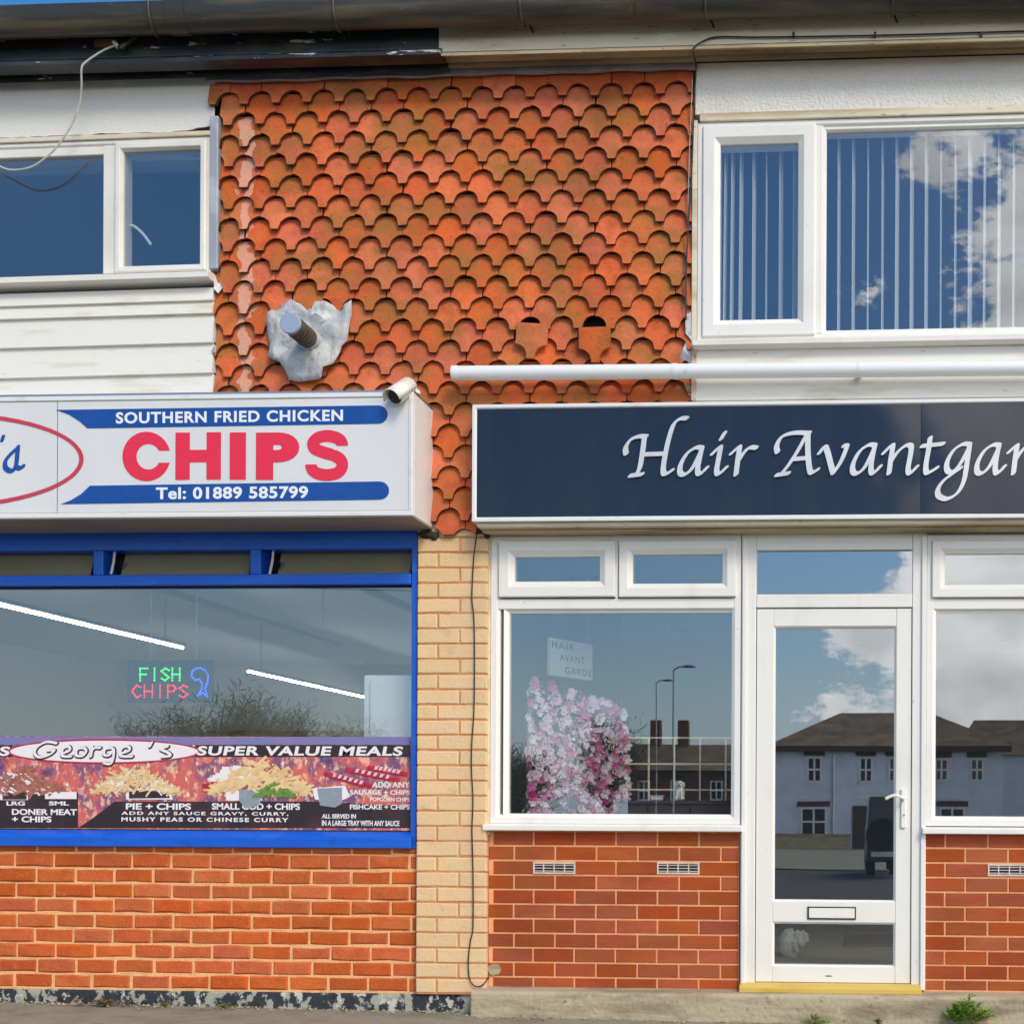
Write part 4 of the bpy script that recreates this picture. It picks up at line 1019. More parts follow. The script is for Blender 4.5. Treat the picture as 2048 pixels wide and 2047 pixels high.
# ---- LED sign
led = empty('led_sign', P(340, 1420, .10), None, 'lit LED window sign reading FISH CHIPS with a blue fish', 'sign')
M['led_g'] = emis('green_led', (.04,1.0,.18), 1.3); M['led_r'] = emis('red_led', (1.0,.02,.09), 1.0); M['led_b'] = emis('blue_led', (.04,.16,1.0), 1.2)
M['led_panel'] = mat('dark_led_panel', (.02,.035,.06), .35)
yL = .10
a, b_, c, d = RECT(254, 1320, 425, 1404, yL)
MB().box(a, b_, yL, yL+.015, c, d).build('panel', M['led_panel'], led, bevel=.003)
T1 = lambda x, y: (x/3.7715, 1024+y/3.7715)
LETT = {'F':[[(0,0),(0,1)],[(0,1),(.8,1)],[(0,.5),(.65,.5)]], 'I':[[(.4,0),(.4,1)]], 'S':[[(.8,.85),(.4,1),(0,.78),(.4,.5),(.8,.25),(.4,0),(0,.15)]],
        'H':[[(0,0),(0,1)],[(.8,0),(.8,1)],[(0,.5),(.8,.5)]], 'C':[[(.8,.85),(.4,1),(0,.6),(0,.4),(.4,0),(.8,.15)]], 'P':[[(0,0),(0,1)],[(0,1),(.55,1),(.8,.75),(.55,.5),(0,.5)]]}
def dots(name, polys, m, r, step):
    b = MB()
    for pl_ in polys:
        pts = [Vector(p) for p in pl_]
        for p, q in zip(pts[:-1], pts[1:]):
            n_ = max(1, round((q-p).length/step))
            for i in range(n_+1): v = p.lerp(q, i/n_); b.sphere(v, (r, r*.7, r), 6, 4)
    return b.build(name, m, led, smooth=True)
def word(s, l, t, r, b_, m, nm):
    x0, x1, z0, z1 = RECT(l, t, r, b_, yL-.004); n_ = len(s); w = (x1-x0)/n_; polys = []
    for i, ch in enumerate(s):
        for pl_ in LETT[ch]: polys.append([(x0+w*(i+.1+.85*px), yL-.004, z0+(z1-z0)*pz) for px, pz in pl_])
    dots(nm, polys, m, .0050, .0125)
word('FISH', 278, 1336, 364, 1360, M['led_g'], 'green_word')
word('CHIPS', 263, 1370, 380, 1394, M['led_r'], 'red_word')
fish = [(383,1352),(384,1343),(390,1337),(400,1335),(410,1340),(416,1350),(415,1364),(410,1376),(414,1392),(405,1385),(396,1390),(403,1378),(404,1366),(398,1358),(390,1359),(383,1352)]
fish_old = [(385,1345),(392,1339),(402,1337),(412,1343),(416,1352),(414,1366),(409,1378),(404,1386),(396,1392),(404,1390),(408,1396),(410,1384),(406,1366),(398,1362),(389,1358),(385,1345)]
dots('blue_fish', [[P(x, y, yL-.004) for x, y in fish]], M['led_b'], .0055, .014)
for px in (302, 393): 
    a = P(px, 1320, yL); MB().tube([a, Vector((a.x, a.y, zg_ceil))], .0025, 5).build('hanging_wire', M['steel'], led)

# ================================================================== POSTER ALONG THE FOOT OF THE WINDOW
po = empty('menu_banner', P(400, 1658, .045), None, 'printed food banner reading SUPER VALUE MEALS along the foot of the blue window', 'banner')
yO = .0475
px_l = -300
M['flame'] = mat('printed_flames', srgb(128,84,120), .4, [(srgb(216,104,92), 8, .42, .54, .95, (1.2,1,.9)), (srgb(246,186,150), 20, .52, .62, .9, (1.2,1,.8)), (srgb(252,232,205), 26, .58, .66, .9, (1.2,1,.7)), (srgb(84,58,110), 7, .58, .66, .85, I3)])
M['pr_black'] = mat('printed_black', srgb(50,38,40), .4, [(srgb(92,54,50), 7, .5, .7, .5, I3)])
M['pr_purple'] = mat('printed_lilac', srgb(126,122,172), .4, [(srgb(168,120,150), 5, .5, .7, .6, I3)])
M['pr_white'] = mat('printed_white', srgb(240,232,232), .4)
M['pr_pink'] = mat('printed_pink', srgb(236,196,206), .4, [(srgb(220,120,130), 9, .52, .7, .7, I3)])
M['pr_red'] = mat('printed_red', srgb(176,36,58), .4, [(srgb(220,80,90), 20, .5, .7, .5, I3)])
M['pr_chip'] = mat('printed_chip', srgb(236,204,150), .4, [(srgb(206,150,90), 30, .45, .7, .7, I3)])
M['pr_meat'] = mat('printed_meat', srgb(176,110,92), .4, [(srgb(120,60,54), 30, .45, .7, .7, I3)])
M['pr_green'] = mat('printed_peas', srgb(110,150,60), .4, [(srgb(70,110,40), 40, .45, .7, .7, I3)])
M['pr_tape'] = mat('grey_tape_patch', srgb(140,148,160), .6, [(srgb(176,182,190), 20, .5, .7, .5, I3)])
lay = [0]
def pr(name, pts, m, lvl):
    yv = yO-.0008*lvl
    return MB().prism([px2(px, py, yv) for px, py in pts], yv, yv+.0006).build(name, M[m], po)
def rc(l, t, r, b_): return [(l,t),(r,t),(r,b_),(l,b_)]
x0, x1, z0, z1 = RECT(px_l, 1472, 821.0, 1657, yO); MB().box(x0, min(x1, xi-.001), yO, yO+.004, z0, z1).build('sheet', M['flame'], po)
pr('top_strip', rc(px_l,1473,820,1488.5), 'pr_purple', 1)
pr('headline_band', rc(390,1489,820,1513), 'pr_black', 1)
pr('headline_band', rc(px_l,1489,24,1513), 'pr_black', 1)
pr('caption_band', rc(px_l,1584,156,1655), 'pr_black', 1)
pr('caption_band', [(190,1632),(228,1602),(640,1602),(820,1612),(820,1655),(156,1655)], 'pr_black', 1)
pr('logo_oval', [(208+195*math.cos(a_*.1571), 1502-25*math.sin(a_*.1571)*(1-.0*a_)) for a_ in range(40)], 'pr_red', 2)
pr('logo_oval', [(208+188*math.cos(a_*.1571), 1502-21.5*math.sin(a_*.1571)) for a_ in range(40)], 'pr_white', 3)
GE = [[(430,1745),(360,1735),(290,1770),(265,1820),(300,1850),(370,1835),(415,1800),(370,1800)],[(470,1825),(530,1800),(520,1770),(480,1790),(475,1840),(540,1845)],[(640,1780),(590,1790),(580,1835),(630,1840),(655,1805),(640,1780)],[(700,1775),(690,1845)],[(695,1810),(720,1780),(760,1780)],[(850,1780),(800,1790),(790,1830),(830,1835),(860,1790),(860,1850),(840,1900),(790,1895)],[(910,1825),(980,1800),(970,1770),(925,1785),(915,1840),(1000,1845)],[(1150,1740),(1135,1770)],[(1270,1770),(1220,1790),(1270,1815),(1290,1840),(1230,1848)]]
yv = yO-.0035
stroke_obj('logo_script', GE, T1, (21*u,13*u,.7), M['pr_black'], po, yv, .0022, .0006)['kind'] = 'stuff'
stroke_obj('logo_script', [[(x-5,y-5) for x, y in s_] for s_ in GE], T1, (12*u,7*u,.7), M['pr_white'], po, yv-.0007, .0016, .0006)['kind'] = 'stuff'
def pt(s, l, t, r, b_, bold=.02, m='pr_white', lvl=3, **kw):
    o = label(s, l, t, r, b_, bold, 'caption' if not kw.get('split') else 'headline_letter', m, po, yO-.0008*lvl, **kw)
    if not kw.get('split'): o['kind'] = 'stuff'
    return o
pt('SUPER VALUE MEALS', 394, 1491.5, 806, 1510.5, .035, shear=.12, spacing=1.1, split=True)
pt('VALUE MEALS', -300, 1491.5, 22, 1510.5, .035, shear=.12, spacing=1.1) if False else pt('LS', -22, 1492, 20, 1511, .035, shear=.12)
pt('DONER MEAT', 24, 1617, 154, 1629, .03); pt('+ CHIPS', 24, 1631.5, 103, 1643.5, .03); pt('LRG', 13, 1601.5, 50, 1610, .03); pt('SML', 98, 1601.5, 138, 1610, .03)
pt('PIE + CHIPS', 252, 1605.5, 382, 1618.5, .03); pt('SMALL COD + CHIPS', 424, 1605.5, 600, 1618.5, .03)
pt('ADD ANY SAUCE GRAVY, CURRY,', 243, 1622.5, 577, 1630.5, .03, spacing=1.25); pt('MUSHY PEAS OR CHINESE CURRY', 243, 1634, 577, 1642.5, .03, spacing=1.25)
pt('ADD ANY', 744, 1563, 820, 1574, .03); pt('SAUSAGE + CHIPS', 700, 1579, 820, 1588.5, .03); pt('POPCORN CHIPS', 740, 1594, 820, 1602, .03); pt('FISHCAKE + CHIPS', 700, 1608, 820, 1618, .03)
pt('ALL SERVED IN', 644, 1627, 712, 1636, .03); pt('IN A LARGE TRAY WITH ANY SAUCE', 644, 1640, 799, 1651, .03)
rp_ = random.Random(2)
def heap(name, cx, cy, w, h, n_, l_, t_, m, lvl, ang=(-60,60)):
    b = MB()
    for i in range(n_):
        a = rp_.uniform(*ang); x = rp_.uniform(-1, 1); y = rp_.uniform(0, 1)*(1-abs(x)**1.4); yv = yO-.0008*lvl-.00003*i
        c, s_ = math.cos(math.radians(a)), math.sin(math.radians(a)); ll, tt = l_*rp_.uniform(.6,1.1)/2, t_*rp_.uniform(.7,1.2)/2
        q = [(cx+x*w/2+dx*c-dy*s_, cy-y*h-dx*s_-dy*c) for dx, dy in ((-ll,-tt),(ll,-tt),(ll,tt),(-ll,tt))]
        b.add([(*px2(px, py, yv)[:1], yv, px2(px, py, yv)[1]) for px, py in q], [(0,1,2,3)])
    o = b.build(name, M[m], po); o['kind'] = 'stuff'; return o
heap('printed_food', 45, 1584, 150, 46, 130, 34, 5, 'pr_meat', 2); heap('printed_food', 45, 1584, 140, 44, 70, 26, 3, 'pr_white', 3, (-50,-10))
heap('printed_food', 268, 1582, 160, 50, 150, 30, 4.5, 'pr_chip', 2); heap('printed_food', 268, 1582, 150, 46, 60, 28, 2, 'pr_meat', 3); heap('printed_food', 268, 1580, 140, 46, 70, 24, 2.5, 'pr_white', 4)
heap('printed_food', 520, 1580, 190, 60, 150, 36, 6, 'pr_chip', 2); heap('printed_food', 540, 1572, 120, 40, 60, 30, 2.5, 'pr_meat', 3); heap('printed_food', 470, 1560, 90, 34, 50, 26, 6, 'pr_white', 4, (-20,30))
heap('printed_food', 550, 1592, 84, 28, 120, 9, 5, 'pr_green', 4)
heap('printed_food', 470, 1575, 90, 24, 25, 60, 12, 'pr_red', 3, (5,30))
for (a_, b2) in (((648,1546),(744,1572)),((690,1538),(800,1560)),((735,1534),(815,1548))):
    pts = [P(a_[0]+(b2[0]-a_[0])*t/8, a_[1]+(b2[1]-a_[1])*t/8, yO-.004) for t in range(9)]
    bb = MB(); bb.tube([(p.x, 0, p.z) for p in pts], [.010+.006*math.sin(math.pi*min(1,(t+.8)/9.6)) for t in range(9)], 8)
    bb.xform(lambda v: Vector((v.x, yO-.003+v.y*.08, v.z))); bb.build('printed_sausage', M['pr_red'], po, smooth=True)
    for t in range(2, 8):
        q = a_[0]+(b2[0]-a_[0])*t/9, a_[1]+(b2[1]-a_[1])*t/9
        pr('printed_slash', [(q[0]-2,q[1]-6),(q[0]+5,q[1]-6),(q[0]+1,q[1]+1),(q[0]-5,q[1]+1)], 'pr_pink', 7)
pr('price_box', rc(0,1586,56,1599), 'pr_white', 4); pr('price_cover', rc(5,1586,53,1598), 'pr_black', 5)
pr('price_box', rc(90,1583,153,1597), 'pr_white', 4)
pr('price_box', [(252,1580),(340,1580),(346,1598),(252,1598)], 'pr_white', 4); pr('price_cover', [(258,1580),(334,1581),(340,1595),(258,1596)], 'pr_black', 5)
pr('price_box', rc(452,1580,524,1600), 'pr_white', 4); pr('price_cover', [(478,1578),(520,1578),(522,1602),(514,1612),(490,1616),(478,1600)], 'pr_tape', 5)
pr('price_box', [(624,1576),(690,1570),(700,1592),(680,1602),(630,1598)], 'pr_white', 4); pr('price_cover', [(634,1576),(684,1574),(684,1606),(670,1614),(640,1610)], 'pr_tape', 5)
# ================================================================== SALON WINDOWS AND DOOR
U = M['upvc_clean']
yA = .0
def salon_window(l, t, r, b_, top_sashes, big, sill, mx_px):
    e = empty('salon_window', P((l+r)/2, b_, yA), salon)
    R0 = RECT(l, t, r, b_, yA)
    B = RECT(*big, yA)
    ztr1, ztr0 = PZ(mx_px, 1196.5, yA), B[3]
    ring_part('frame', R0, .05, yA, .07, U, e)
    MB().box(R0[0]+.03, R0[1]-.03, yA+.002, .069, ztr0, ztr1).build('transom', U, e, bevel=.005)
    # big light
    MB().ring(B[0]-.03, B[1]+.03, B[2]-.03, B[3]+.012, [(0,.06),(0,yA+.006),(.004,yA+.006),(.026,yA+.022),(.03,yA+.022),(.03,.06)]).build('glazing_bead', U, e)
    pane(B, yA+.030, M['glass_salon'], e)
    for so_, g_ in top_sashes:
        a = RECT(*so_, yA-.02); g2 = RECT(*g_, yA-.02)
        w = g2[0]-a[0]
        MB().ring(*a, [(0,.05),(0,yA-.012),(.004,yA-.02),(w*.62,yA-.02),(w*.95,yA-.002),(w,yA+.0),(w,.05)]).build('top_sash', U, e, bevel=.002)
        pane((a[0]+w, a[1]-w, a[2]+w, a[3]-w), yA+.012, M['glass_salon'], e)
    sx0, sx1 = PX(sill[0], sill[2], -.04), PX(sill[1], sill[2], -.04)
    zs_ = PZ(mx_px, sill[2], -.045); ze = PZ(mx_px, sill[3], -.045)
    MB().extrude_x([(-.045,zs_-.004),(-.045,ze),(-.030,ze-.001),(.05,ze-.001),(.05,zs_+.004),(-.0,zs_+.004)], sx0, sx1).build('sill', U, e, bevel=.003)
    return e, R0, B
wL, RL, BL = salon_window(981, 1070, 1481, 1647, [((996.5,1080,1230,1193),(1028,1107,1202,1167.5)), ((1237,1079.5,1472,1193),(1264.5,1106,1446,1167.5))], (1017,1217,1465,1627), (965,1484,1649,1661), 1230)
MB().box(PX(1231,1135,yA), PX(1236,1135,yA), yA+.003, .06, PZ(1234,1197,yA), PZ(1234,1075,yA)).build('top_mullion', U, wL)
wR, RR, BR = salon_window(1853, 1067, 2600, 1653, [((1864,1079,2240,1193.5),(1890.5,1105,2214,1168))], (1872,1217,2500,1633), (1845,2600,1655,1667), 1950)
dr = empty('salon_door', P(1665, 1965, .0), salon)
D0 = RECT(1481.5, 1062, 1852.5, 1966, yA)
TLg = RECT(1514, 1099, 1824, 1187, yA); LF = RECT(1511, 1215, 1823, 1966, yA); G1 = RECT(1546, 1251, 1792, 1803, yA); G2 = RECT(1541, 1844, 1788, 1933, yA)
# frame posts, head, transom
MB().box(D0[0], LF[0]-.001, yA+.002, .08, D0[2]-.008, D0[3]).build('post', U, dr, bevel=.004)
MB().box(D0[0]+.006, D0[0]+.030, yA-.012, yA+.001, D0[2]-.005, D0[3]-.03).build('cover_strip', U, dr, bevel=.004)
MB().box(LF[1]+.001, D0[1], yA+.002, .08, D0[2]-.03, D0[3]).build('post', U, dr, bevel=.004)
MB().box(D0[1]-.028, D0[1]-.002, yA-.012, yA+.001, D0[2]-.028, D0[3]-.03).build('cover_strip', U, dr, bevel=.004)
MB().box(LF[0], LF[1], yA+.004, .079, TLg[3], D0[3]-.001).build('head', U, dr, bevel=.004)
MB().box(LF[0], LF[1], yA+.004, .079, LF[3]+.003, TLg[2]).build('transom', U, dr, bevel=.004)
pane(TLg, yA+.03, M['glass_door'], dr, name='top_light')
leaf = MB()
o = MB().box(LF[0]+.003, G1[0], .012, .07, LF[2]+.004, LF[3]-.003).box(G1[1], LF[1]-.003, .012, .07, LF[2]+.004, LF[3]-.003).box(G1[0]+.0005, G1[1]-.0005, .013, .069, G1[3], LF[3]-.003).box(G1[0]+.0005, G1[1]-.0005, .013, .069, G2[3], G1[2]).box(G1[0]+.0005, G1[1]-.0005, .013, .069, LF[2]+.004, G2[2]).build('door_leaf', U, dr, bevel=.003)
for G in ((G1[0], G1[1], G1[2], G1[3]), (G1[0], G1[1], G2[2], G2[3])):
    MB().ring(*G, [(0,.06),(0,.014),(.010,.026),(.010,.06)]).build('glazing_bead', U, o)
    pane(G, .034, M['glass_door'], o, grow=-.004)
a, b_, c, d = RECT(1615, 1812.5, 1712, 1838, .0)
MB().ring(a, b_, c, d, [(0,.011),(0,.006),(.005,.004),(.008,.008),(.008,.011)]).build('letterbox_surround', M['blackplastic'], o)
MB().box(a+.007, b_-.007, .004, .0118, c+.007, d-.007).build('letterbox_flap', U, o, bevel=.003)
a, b_, c, d = RECT(1802, 1577, 1812, 1655, .0)
hp = MB().box(a, b_, -.002, .0118, c, d).build('handle_plate', U, o, bevel=.004)
h0 = P(1807, 1597, -.03)
MB().tube(spline([(h0.x, -.0, h0.z), (h0.x, -.04, h0.z+.002), (h0.x-.02, -.052, h0.z+.012), (h0.x-.055, -.052, h0.z+.018), (h0.x-.095, -.05, h0.z+.0)], 5), .0085, 8).build('lever_handle', U, o, smooth=True)
p = P(1808, 1629, -.004); MB().tube([(p.x,-.001,p.z),(p.x,-.006,p.z)], .006, 10).build('key_cylinder', M['steel'], o, smooth=True)
p = P(1658, 1951, .0); MB().sphere((p.x, .0118, p.z), (.022,.0015,.005), 14, 4).build('maker_badge', M['steel'], o)
MB().extrude_x([(-.055,LF[2]-.010),(-.065,LF[2]-.018),(-.065,PZ(1665,1986,-.065)),(.1,PZ(1665,1986,-.065)),(.1,LF[2]+.002),(.0,LF[2]+.002)], PX(1478,1975,-.06), PX(1843,1975,-.06)).build('threshold', M['yellow'], dr, bevel=.004)
MB().box(RL[0], XRW, .03, .12, D0[3]-.003, fz0+.01).build('head_packer', M['cream2'], salon)
MB().box(RL[0]-.03, RL[0]-.001, .0, .1, PZ(980,1668,yA), PZ(980,1062,yA)).build('jamb_cover', M['cream'], salon)
MB().box(XP, XRW, .02, .16, fz0-.05, 2.9).build('front_wall', M['room'], salon)

# ================================================================== INSIDE THE SALON
fw = empty('flower_panel', P(1150, 1660, .35), None, 'panel of pink and white artificial flowers standing in the salon window', 'flower panel')
M['petal_w'] = mat('pale_petal', srgb(236,222,226), .7, rnd=0, layers=[(srgb(232,180,206), 14, .45, .62, .9, I3)])
M['petal_p'] = mat('pink_petal', srgb(214,120,170), .7, [(srgb(190,70,140), 12, .5, .65, .8, I3)])
M['petal_m'] = mat('magenta_petal', srgb(196,36,130), .7)
M['petal_b'] = mat('pink_backing', srgb(196,150,170), .8, [(srgb(120,80,100), 30, .45, .65, .8, I3), (srgb(240,226,230), 22, .55, .7, .8, I3)])
M['leaf_dark'] = mat('dark_artificial_leaf', (.035,.06,.03), .7)
fa, fb = P(1056, 1500, .12), P(1246, 1500, .50)
dv = Vector((fb.x-fa.x, fb.y-fa.y, 0)); nrm = Vector((dv.y, -dv.x, 0)).normalized()
zf0 = .55; 
def fpt(s, z): return Vector((fa.x+dv.x*s, fa.y+dv.y*s, z))
zt_f = lambda s: PZ(1060+188*s, 1364+62*s**1.2, .12+.38*s)
bk = MB(); bk.add([fpt(0,zf0)-nrm*.02, fpt(1,zf0)-nrm*.02, fpt(1,zt_f(1))-nrm*.02, fpt(0,zt_f(0)-.06)-nrm*.02, fpt(0,zf0), fpt(1,zf0), fpt(1,zt_f(1)), fpt(0,zt_f(0)-.06)], [(0,1,2,3),(4,7,6,5),(0,4,5,1),(1,5,6,2),(2,6,7,3),(3,7,4,0)])
bk.build('backing_panel', M['petal_b'], fw)
rf = random.Random(21)
sets = {'petal_w': MB(), 'petal_p': MB(), 'petal_m': MB(), 'leaf_dark': MB()}
for i in range(1400):
    s_ = rf.uniform(-.02, 1.02); top = zt_f(max(0, min(1, s_))); z = rf.uniform(zf0, top+.01)
    m_ = rf.choices(['petal_w','petal_p','petal_m','leaf_dark'], [.56+.0*s_, .2+.2*s_, .035, .12+.15*s_])[0]
    c = fpt(s_, z)+nrm*rf.uniform(.005, .05); r = rf.uniform(.018, .036); b = sets[m_]
    for layer in range(2):
        for k_ in range(6):
            a = k_*math.pi/3+rf.uniform(-.3,.3)+layer*.5; rr_ = r*(1-.4*layer)
            e1 = dv.normalized(); e2 = Vector((0,0,1)); d1 = e1*math.cos(a)+e2*math.sin(a); d2 = -e1*math.sin(a)+e2*math.cos(a)
            b.add([c, c+d1*rr_*.6+d2*rr_*.38+nrm*rr_*.25, c+d1*rr_+nrm*rr_*(.55+.5*layer), c+d1*rr_*.6-d2*rr_*.38+nrm*rr_*.25], [(0,1,2,3)])
for kx_, b in sets.items(): o = b.build('blossoms' if kx_ != 'leaf_dark' else 'leaves', M[kx_], fw); o['kind'] = 'stuff'
# notice board with letters
nb = empty('letter_board', P(1140, 1340, .6), None, 'white letter board reading HAIR AVANT GARDE inside the salon window', 'sign')
M['paper'] = mat('white_letter_board', (.9,.9,.9), .5)
q0, q1 = P(1100, 1310, .45), P(1185, 1310, .80)
z0, z1 = PZ(1100, 1349, .45), PZ(1100, 1274, .45)
ang = math.atan2(q1.y-q0.y, q1.x-q0.x); Ln = math.hypot(q1.x-q0.x, q1.y-q0.y)
def onb(b): 
    return b.xform(lambda v: Vector((q0.x+v.x*math.cos(ang)-v.y*math.sin(ang), q0.y+v.x*math.sin(ang)+v.y*math.cos(ang), v.z)))
onb(MB().box(0, Ln, 0, .02, z0, z1)).build('panel', M['paper'], nb)
for s_, a, b_, t in (('HAIR', .04, .55, .74), ('AVANT', .22, .80, .42), ('GARDE', .34, .97, .10)):
    o = text('letters', s_, Ln*a, Ln*b_, z0+(z1-z0)*t, z0+(z1-z0)*(t+.18), -.001, M['pr_black'], nb, .0, spacing=1.3)
    for v in o.data.vertices:
        x, y = v.co.x, v.co.y; v.co.x = q0.x+x*math.cos(ang)-y*math.sin(ang); v.co.y = q0.y+x*math.sin(ang)+y*math.cos(ang)
MB().tube([Vector((q0.x+.03,q0.y,z1)), Vector((q0.x+.03,q0.y,2.66))], .002, 5).build('hanging_wire', M['steel'], nb)
MB().tube([Vector((q1.x-.03,q1.y,z1)), Vector((q1.x-.03,q1.y,2.66))], .002, 5).build('hanging_wire', M['steel'], nb)
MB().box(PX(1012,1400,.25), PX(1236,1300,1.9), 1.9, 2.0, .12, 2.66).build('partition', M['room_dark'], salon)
# wire rack on its shelf
M['gold'] = mat('brass_wire', srgb(226,216,178), .4)
sh = empty('window_shelf', P(1360, 1660, .3), None, 'dark shelf unit behind the salon window', 'shelf')
a, b_, c, d = RECT(1236, 1600, 1478, 1690, .28)
M['shelf'] = mat('charcoal_shelf', (.05,.06,.075), .5)
MB().box(a, b_, .28, .56, d-.02, d).build('top', M['shelf'], sh, bevel=.003); MB().box(a+.01, b_-.01, .295, .55, .155, d-.021).build('carcase', M['shelf'], sh)
for px in (1295, 1380): x = PX(px, 1620, .28); MB().box(x-.003, x+.003, .288, .294, .2, d-.03).build('door_gap', M['dark'], sh)
rk = empty('wire_rack', P(1360, 1600, .45), None, 'brass wire grid rack standing on the dark salon shelf', 'rack')
yk = .46; zb = d; zt = PZ(1360, 1475, yk)
for px in [1246+51.3*i for i in range(5)]: x = PX(px, 1550, yk); MB().tube([(x,yk,zb),(x,yk,zt)], .006, 6).build('upright', M['gold'], rk, smooth=True)
for py in (1475, 1527.5, 1579): z = PZ(1360, py, yk); MB().tube([(PX(1244,1550,yk),yk,z),(PX(1478,1550,yk),yk,z)], .006, 6).build('rail', M['gold'], rk, smooth=True)
# white dog ornament and a small dish
M['china'] = mat('white_china', (.82,.81,.76), .25)
dg = empty('dog_ornament', P(1360, 1600, .36), None, 'small white sitting dog ornament on the salon shelf', 'ornament')
p = P(1360, 1600, .36); bx, by, bz = p.x, .36, d+.002
B_ = MB().sphere((bx,by,bz+.038), (.028,.030,.040), 14, 8); B_.sphere((bx,by-.006,bz+.088), (.022,.024,.021), 14, 8); B_.sphere((bx,by-.028,bz+.082), (.011,.014,.009), 10, 6)
for s_ in (-1,1): B_.sphere((bx+s_*.022,by,bz+.086), (.007,.010,.018), 8, 6); B_.sphere((bx+s_*.020,by-.022,bz+.010), (.011,.016,.011), 8, 6); B_.tube([(bx+s_*.012,by-.026,bz+.055),(bx+s_*.013,by-.030,bz+.006)], .007, 8)
o = B_.build('figure', M['china'], dg, smooth=True); rm = o.modifiers.new('remesh', 'REMESH'); rm.mode = 'VOXEL'; rm.voxel_size = .0028; rm.use_smooth_shade = True
for s_ in (-1,1): MB().sphere((bx+s_*.009,by-.026,bz+.094), .0032, 6, 4).build('eye', M['dark'], dg)
MB().sphere((bx,by-.041,bz+.085), .004, 6, 4).build('nose', M['dark'], dg)
ds = empty('white_dish', P(1312, 1600, .36), None, 'small white dish on the salon shelf beside the dog ornament', 'dish')
p = P(1314, 1600, .36); MB().box(p.x-.035, p.x+.035, .335, .385, d+.001, d+.022).build('dish_body', M['china'], ds, bevel=.006); MB().box(p.x-.040, p.x+.040, .330, .390, d+.0225, d+.028).build('rim', M['china'], ds, bevel=.002)
# figurine behind the door: curled squirrel-like animal
sq = empty('door_ornament', P(1585, 1912, 1.26), None, 'white curled-up animal ornament on the floor behind the glass door', 'ornament')
yq = 1.26; zq = .152
C = lambda tx, ty: P(1536+tx/3.7715, 1536+ty/3.7715, yq)
k_ = (C(200,1420).z)-zq
def Q(tx, ty, dy=0): v = C(tx, ty); return (v.x, yq+dy, v.z-k_+.002)
B_ = MB().tube([Q(165,1415), Q(140,1370), Q(140,1300), Q(165,1255), Q(200,1240)], [.036,.058,.062,.048,.031], 14)
B_.tube([Q(200,1240), Q(222,1262), Q(228,1300)], [.029,.034,.022], 10); B_.tube([Q(228,1300), Q(250,1330), Q(285,1300), Q(285,1260), Q(255,1225)], [.022,.026,.024,.018,.006], 10)
B_.tube([Q(170,1410), Q(215,1415)], [.029,.017], 10); B_.tube([Q(195,1300,-.04), Q(205,1350,-.04), Q(225,1385,-.04)], [.022,.019,.012], 8)
o = B_.build('figure', M['china'], sq, smooth=True); rm = o.modifiers.new('remesh', 'REMESH'); rm.mode = 'VOXEL'; rm.voxel_size = .005; rm.use_smooth_shade = True
p = Q(205,1250,-.036); MB().sphere(p, .004, 6, 4).build('eye', M['dark'], sq)
mt_ = empty('door_mat', (PX(1665,1930,2.2), 2.2, .15), None, 'brown mat on the salon floor behind the door', 'mat')
MB().box(PX(1690,1900,2.2), PX(1790,1900,2.2), 1.9, 2.6, .152, .164).build('mat_pile', mat('coir_mat', (.30,.22,.12), .95, bump=.5, bscale=200), mt_, bevel=.004)
for i, (px, py) in enumerate(((1357,1257),(1430,1328))):
    p = P(px, py, 2.0); yv = (2.655-1.1)/((p.z-1.1)/9.0)-7; x = p.x/9.0*(yv+7)
    e = empty('downlight', (x, yv, 2.65), None, ('nearer' if i == 0 else 'further')+' round ceiling downlight seen through the salon window', 'light')
    MB().tube([(x,yv,2.659),(x,yv,2.645)], .09, 18).build('rim', M['steel'], e, smooth=True); MB().tube([(x,yv,2.644),(x,yv,2.640)], .065, 18).build('lens', M['dark'], e)

# ================================================================== CABLES
def cable(name, label, pts, r, m, n=8): 
    o = MB().tube(spline([P(*p) for p in pts], n), r, 7).build(name, m, None, smooth=True); return tag(o, label, 'cable')
wc = empty('aerial_cable', P(230, 85, -.24), None, 'white cable looping down from a clamp under the left gutter', 'cable')
MB().tube(spline([P(228,92,-.24), P(205,102,-.25), P(172,124,-.255), P(163,138,-.255), P(163,172,-.22), P(158,212,-.18), P(142,252,-.17), P(115,292,-.16), P(88,318,-.16), P(60,335,-.16), P(25,340,-.16), P(0,333,-.16), P(-60,300,-.16), P(-140,250,-.15)], 6), .0052, 8).build('cable_run', M['cable_white'], wc, smooth=True)
MB().tube([P(240,98,-.245), P(262,78,-.22), P(275,72,-.205)], [.016,.022,.014], 10).build('cable_clamp', M['blackplastic'], wc, smooth=True)
MB().tube([P(228,84,-.245), P(236,95,-.245)], .012, 10).build('clamp_ring', M['cable_white'], wc, smooth=True)
MB().box(*sorted((PX(190,86,-.21),PX(226,86,-.21))), -.215, -.203, PZ(200,94,-.21), PZ(200,80,-.21)).build('wooden_wedge', mat('bare_wood', srgb(140,104,66), .8, [(srgb(90,66,44), 14, .5, .7, .6, (1,1,4))]), wc)
bc = cable('black_cable', 'thin black cable clipped along the cream eaves and down the tile edge', [(2300,56,-.212),(2048,62.5,-.212),(1800,70,-.212),(1536,74.5,-.212),(1440,74,-.212),(1408,82,-.212),(1388,95,-.235),(1386,104,-.24),(1388,113,-.165),(1391,124,-.12),(1392,140,-.09),(1390,175,-.085),(1387,240,-.09),(1384,330,-.09),(1377,440,-.085),(1372,560,-.085),(1372,640,-.085)], .0042, M['blackplastic'])
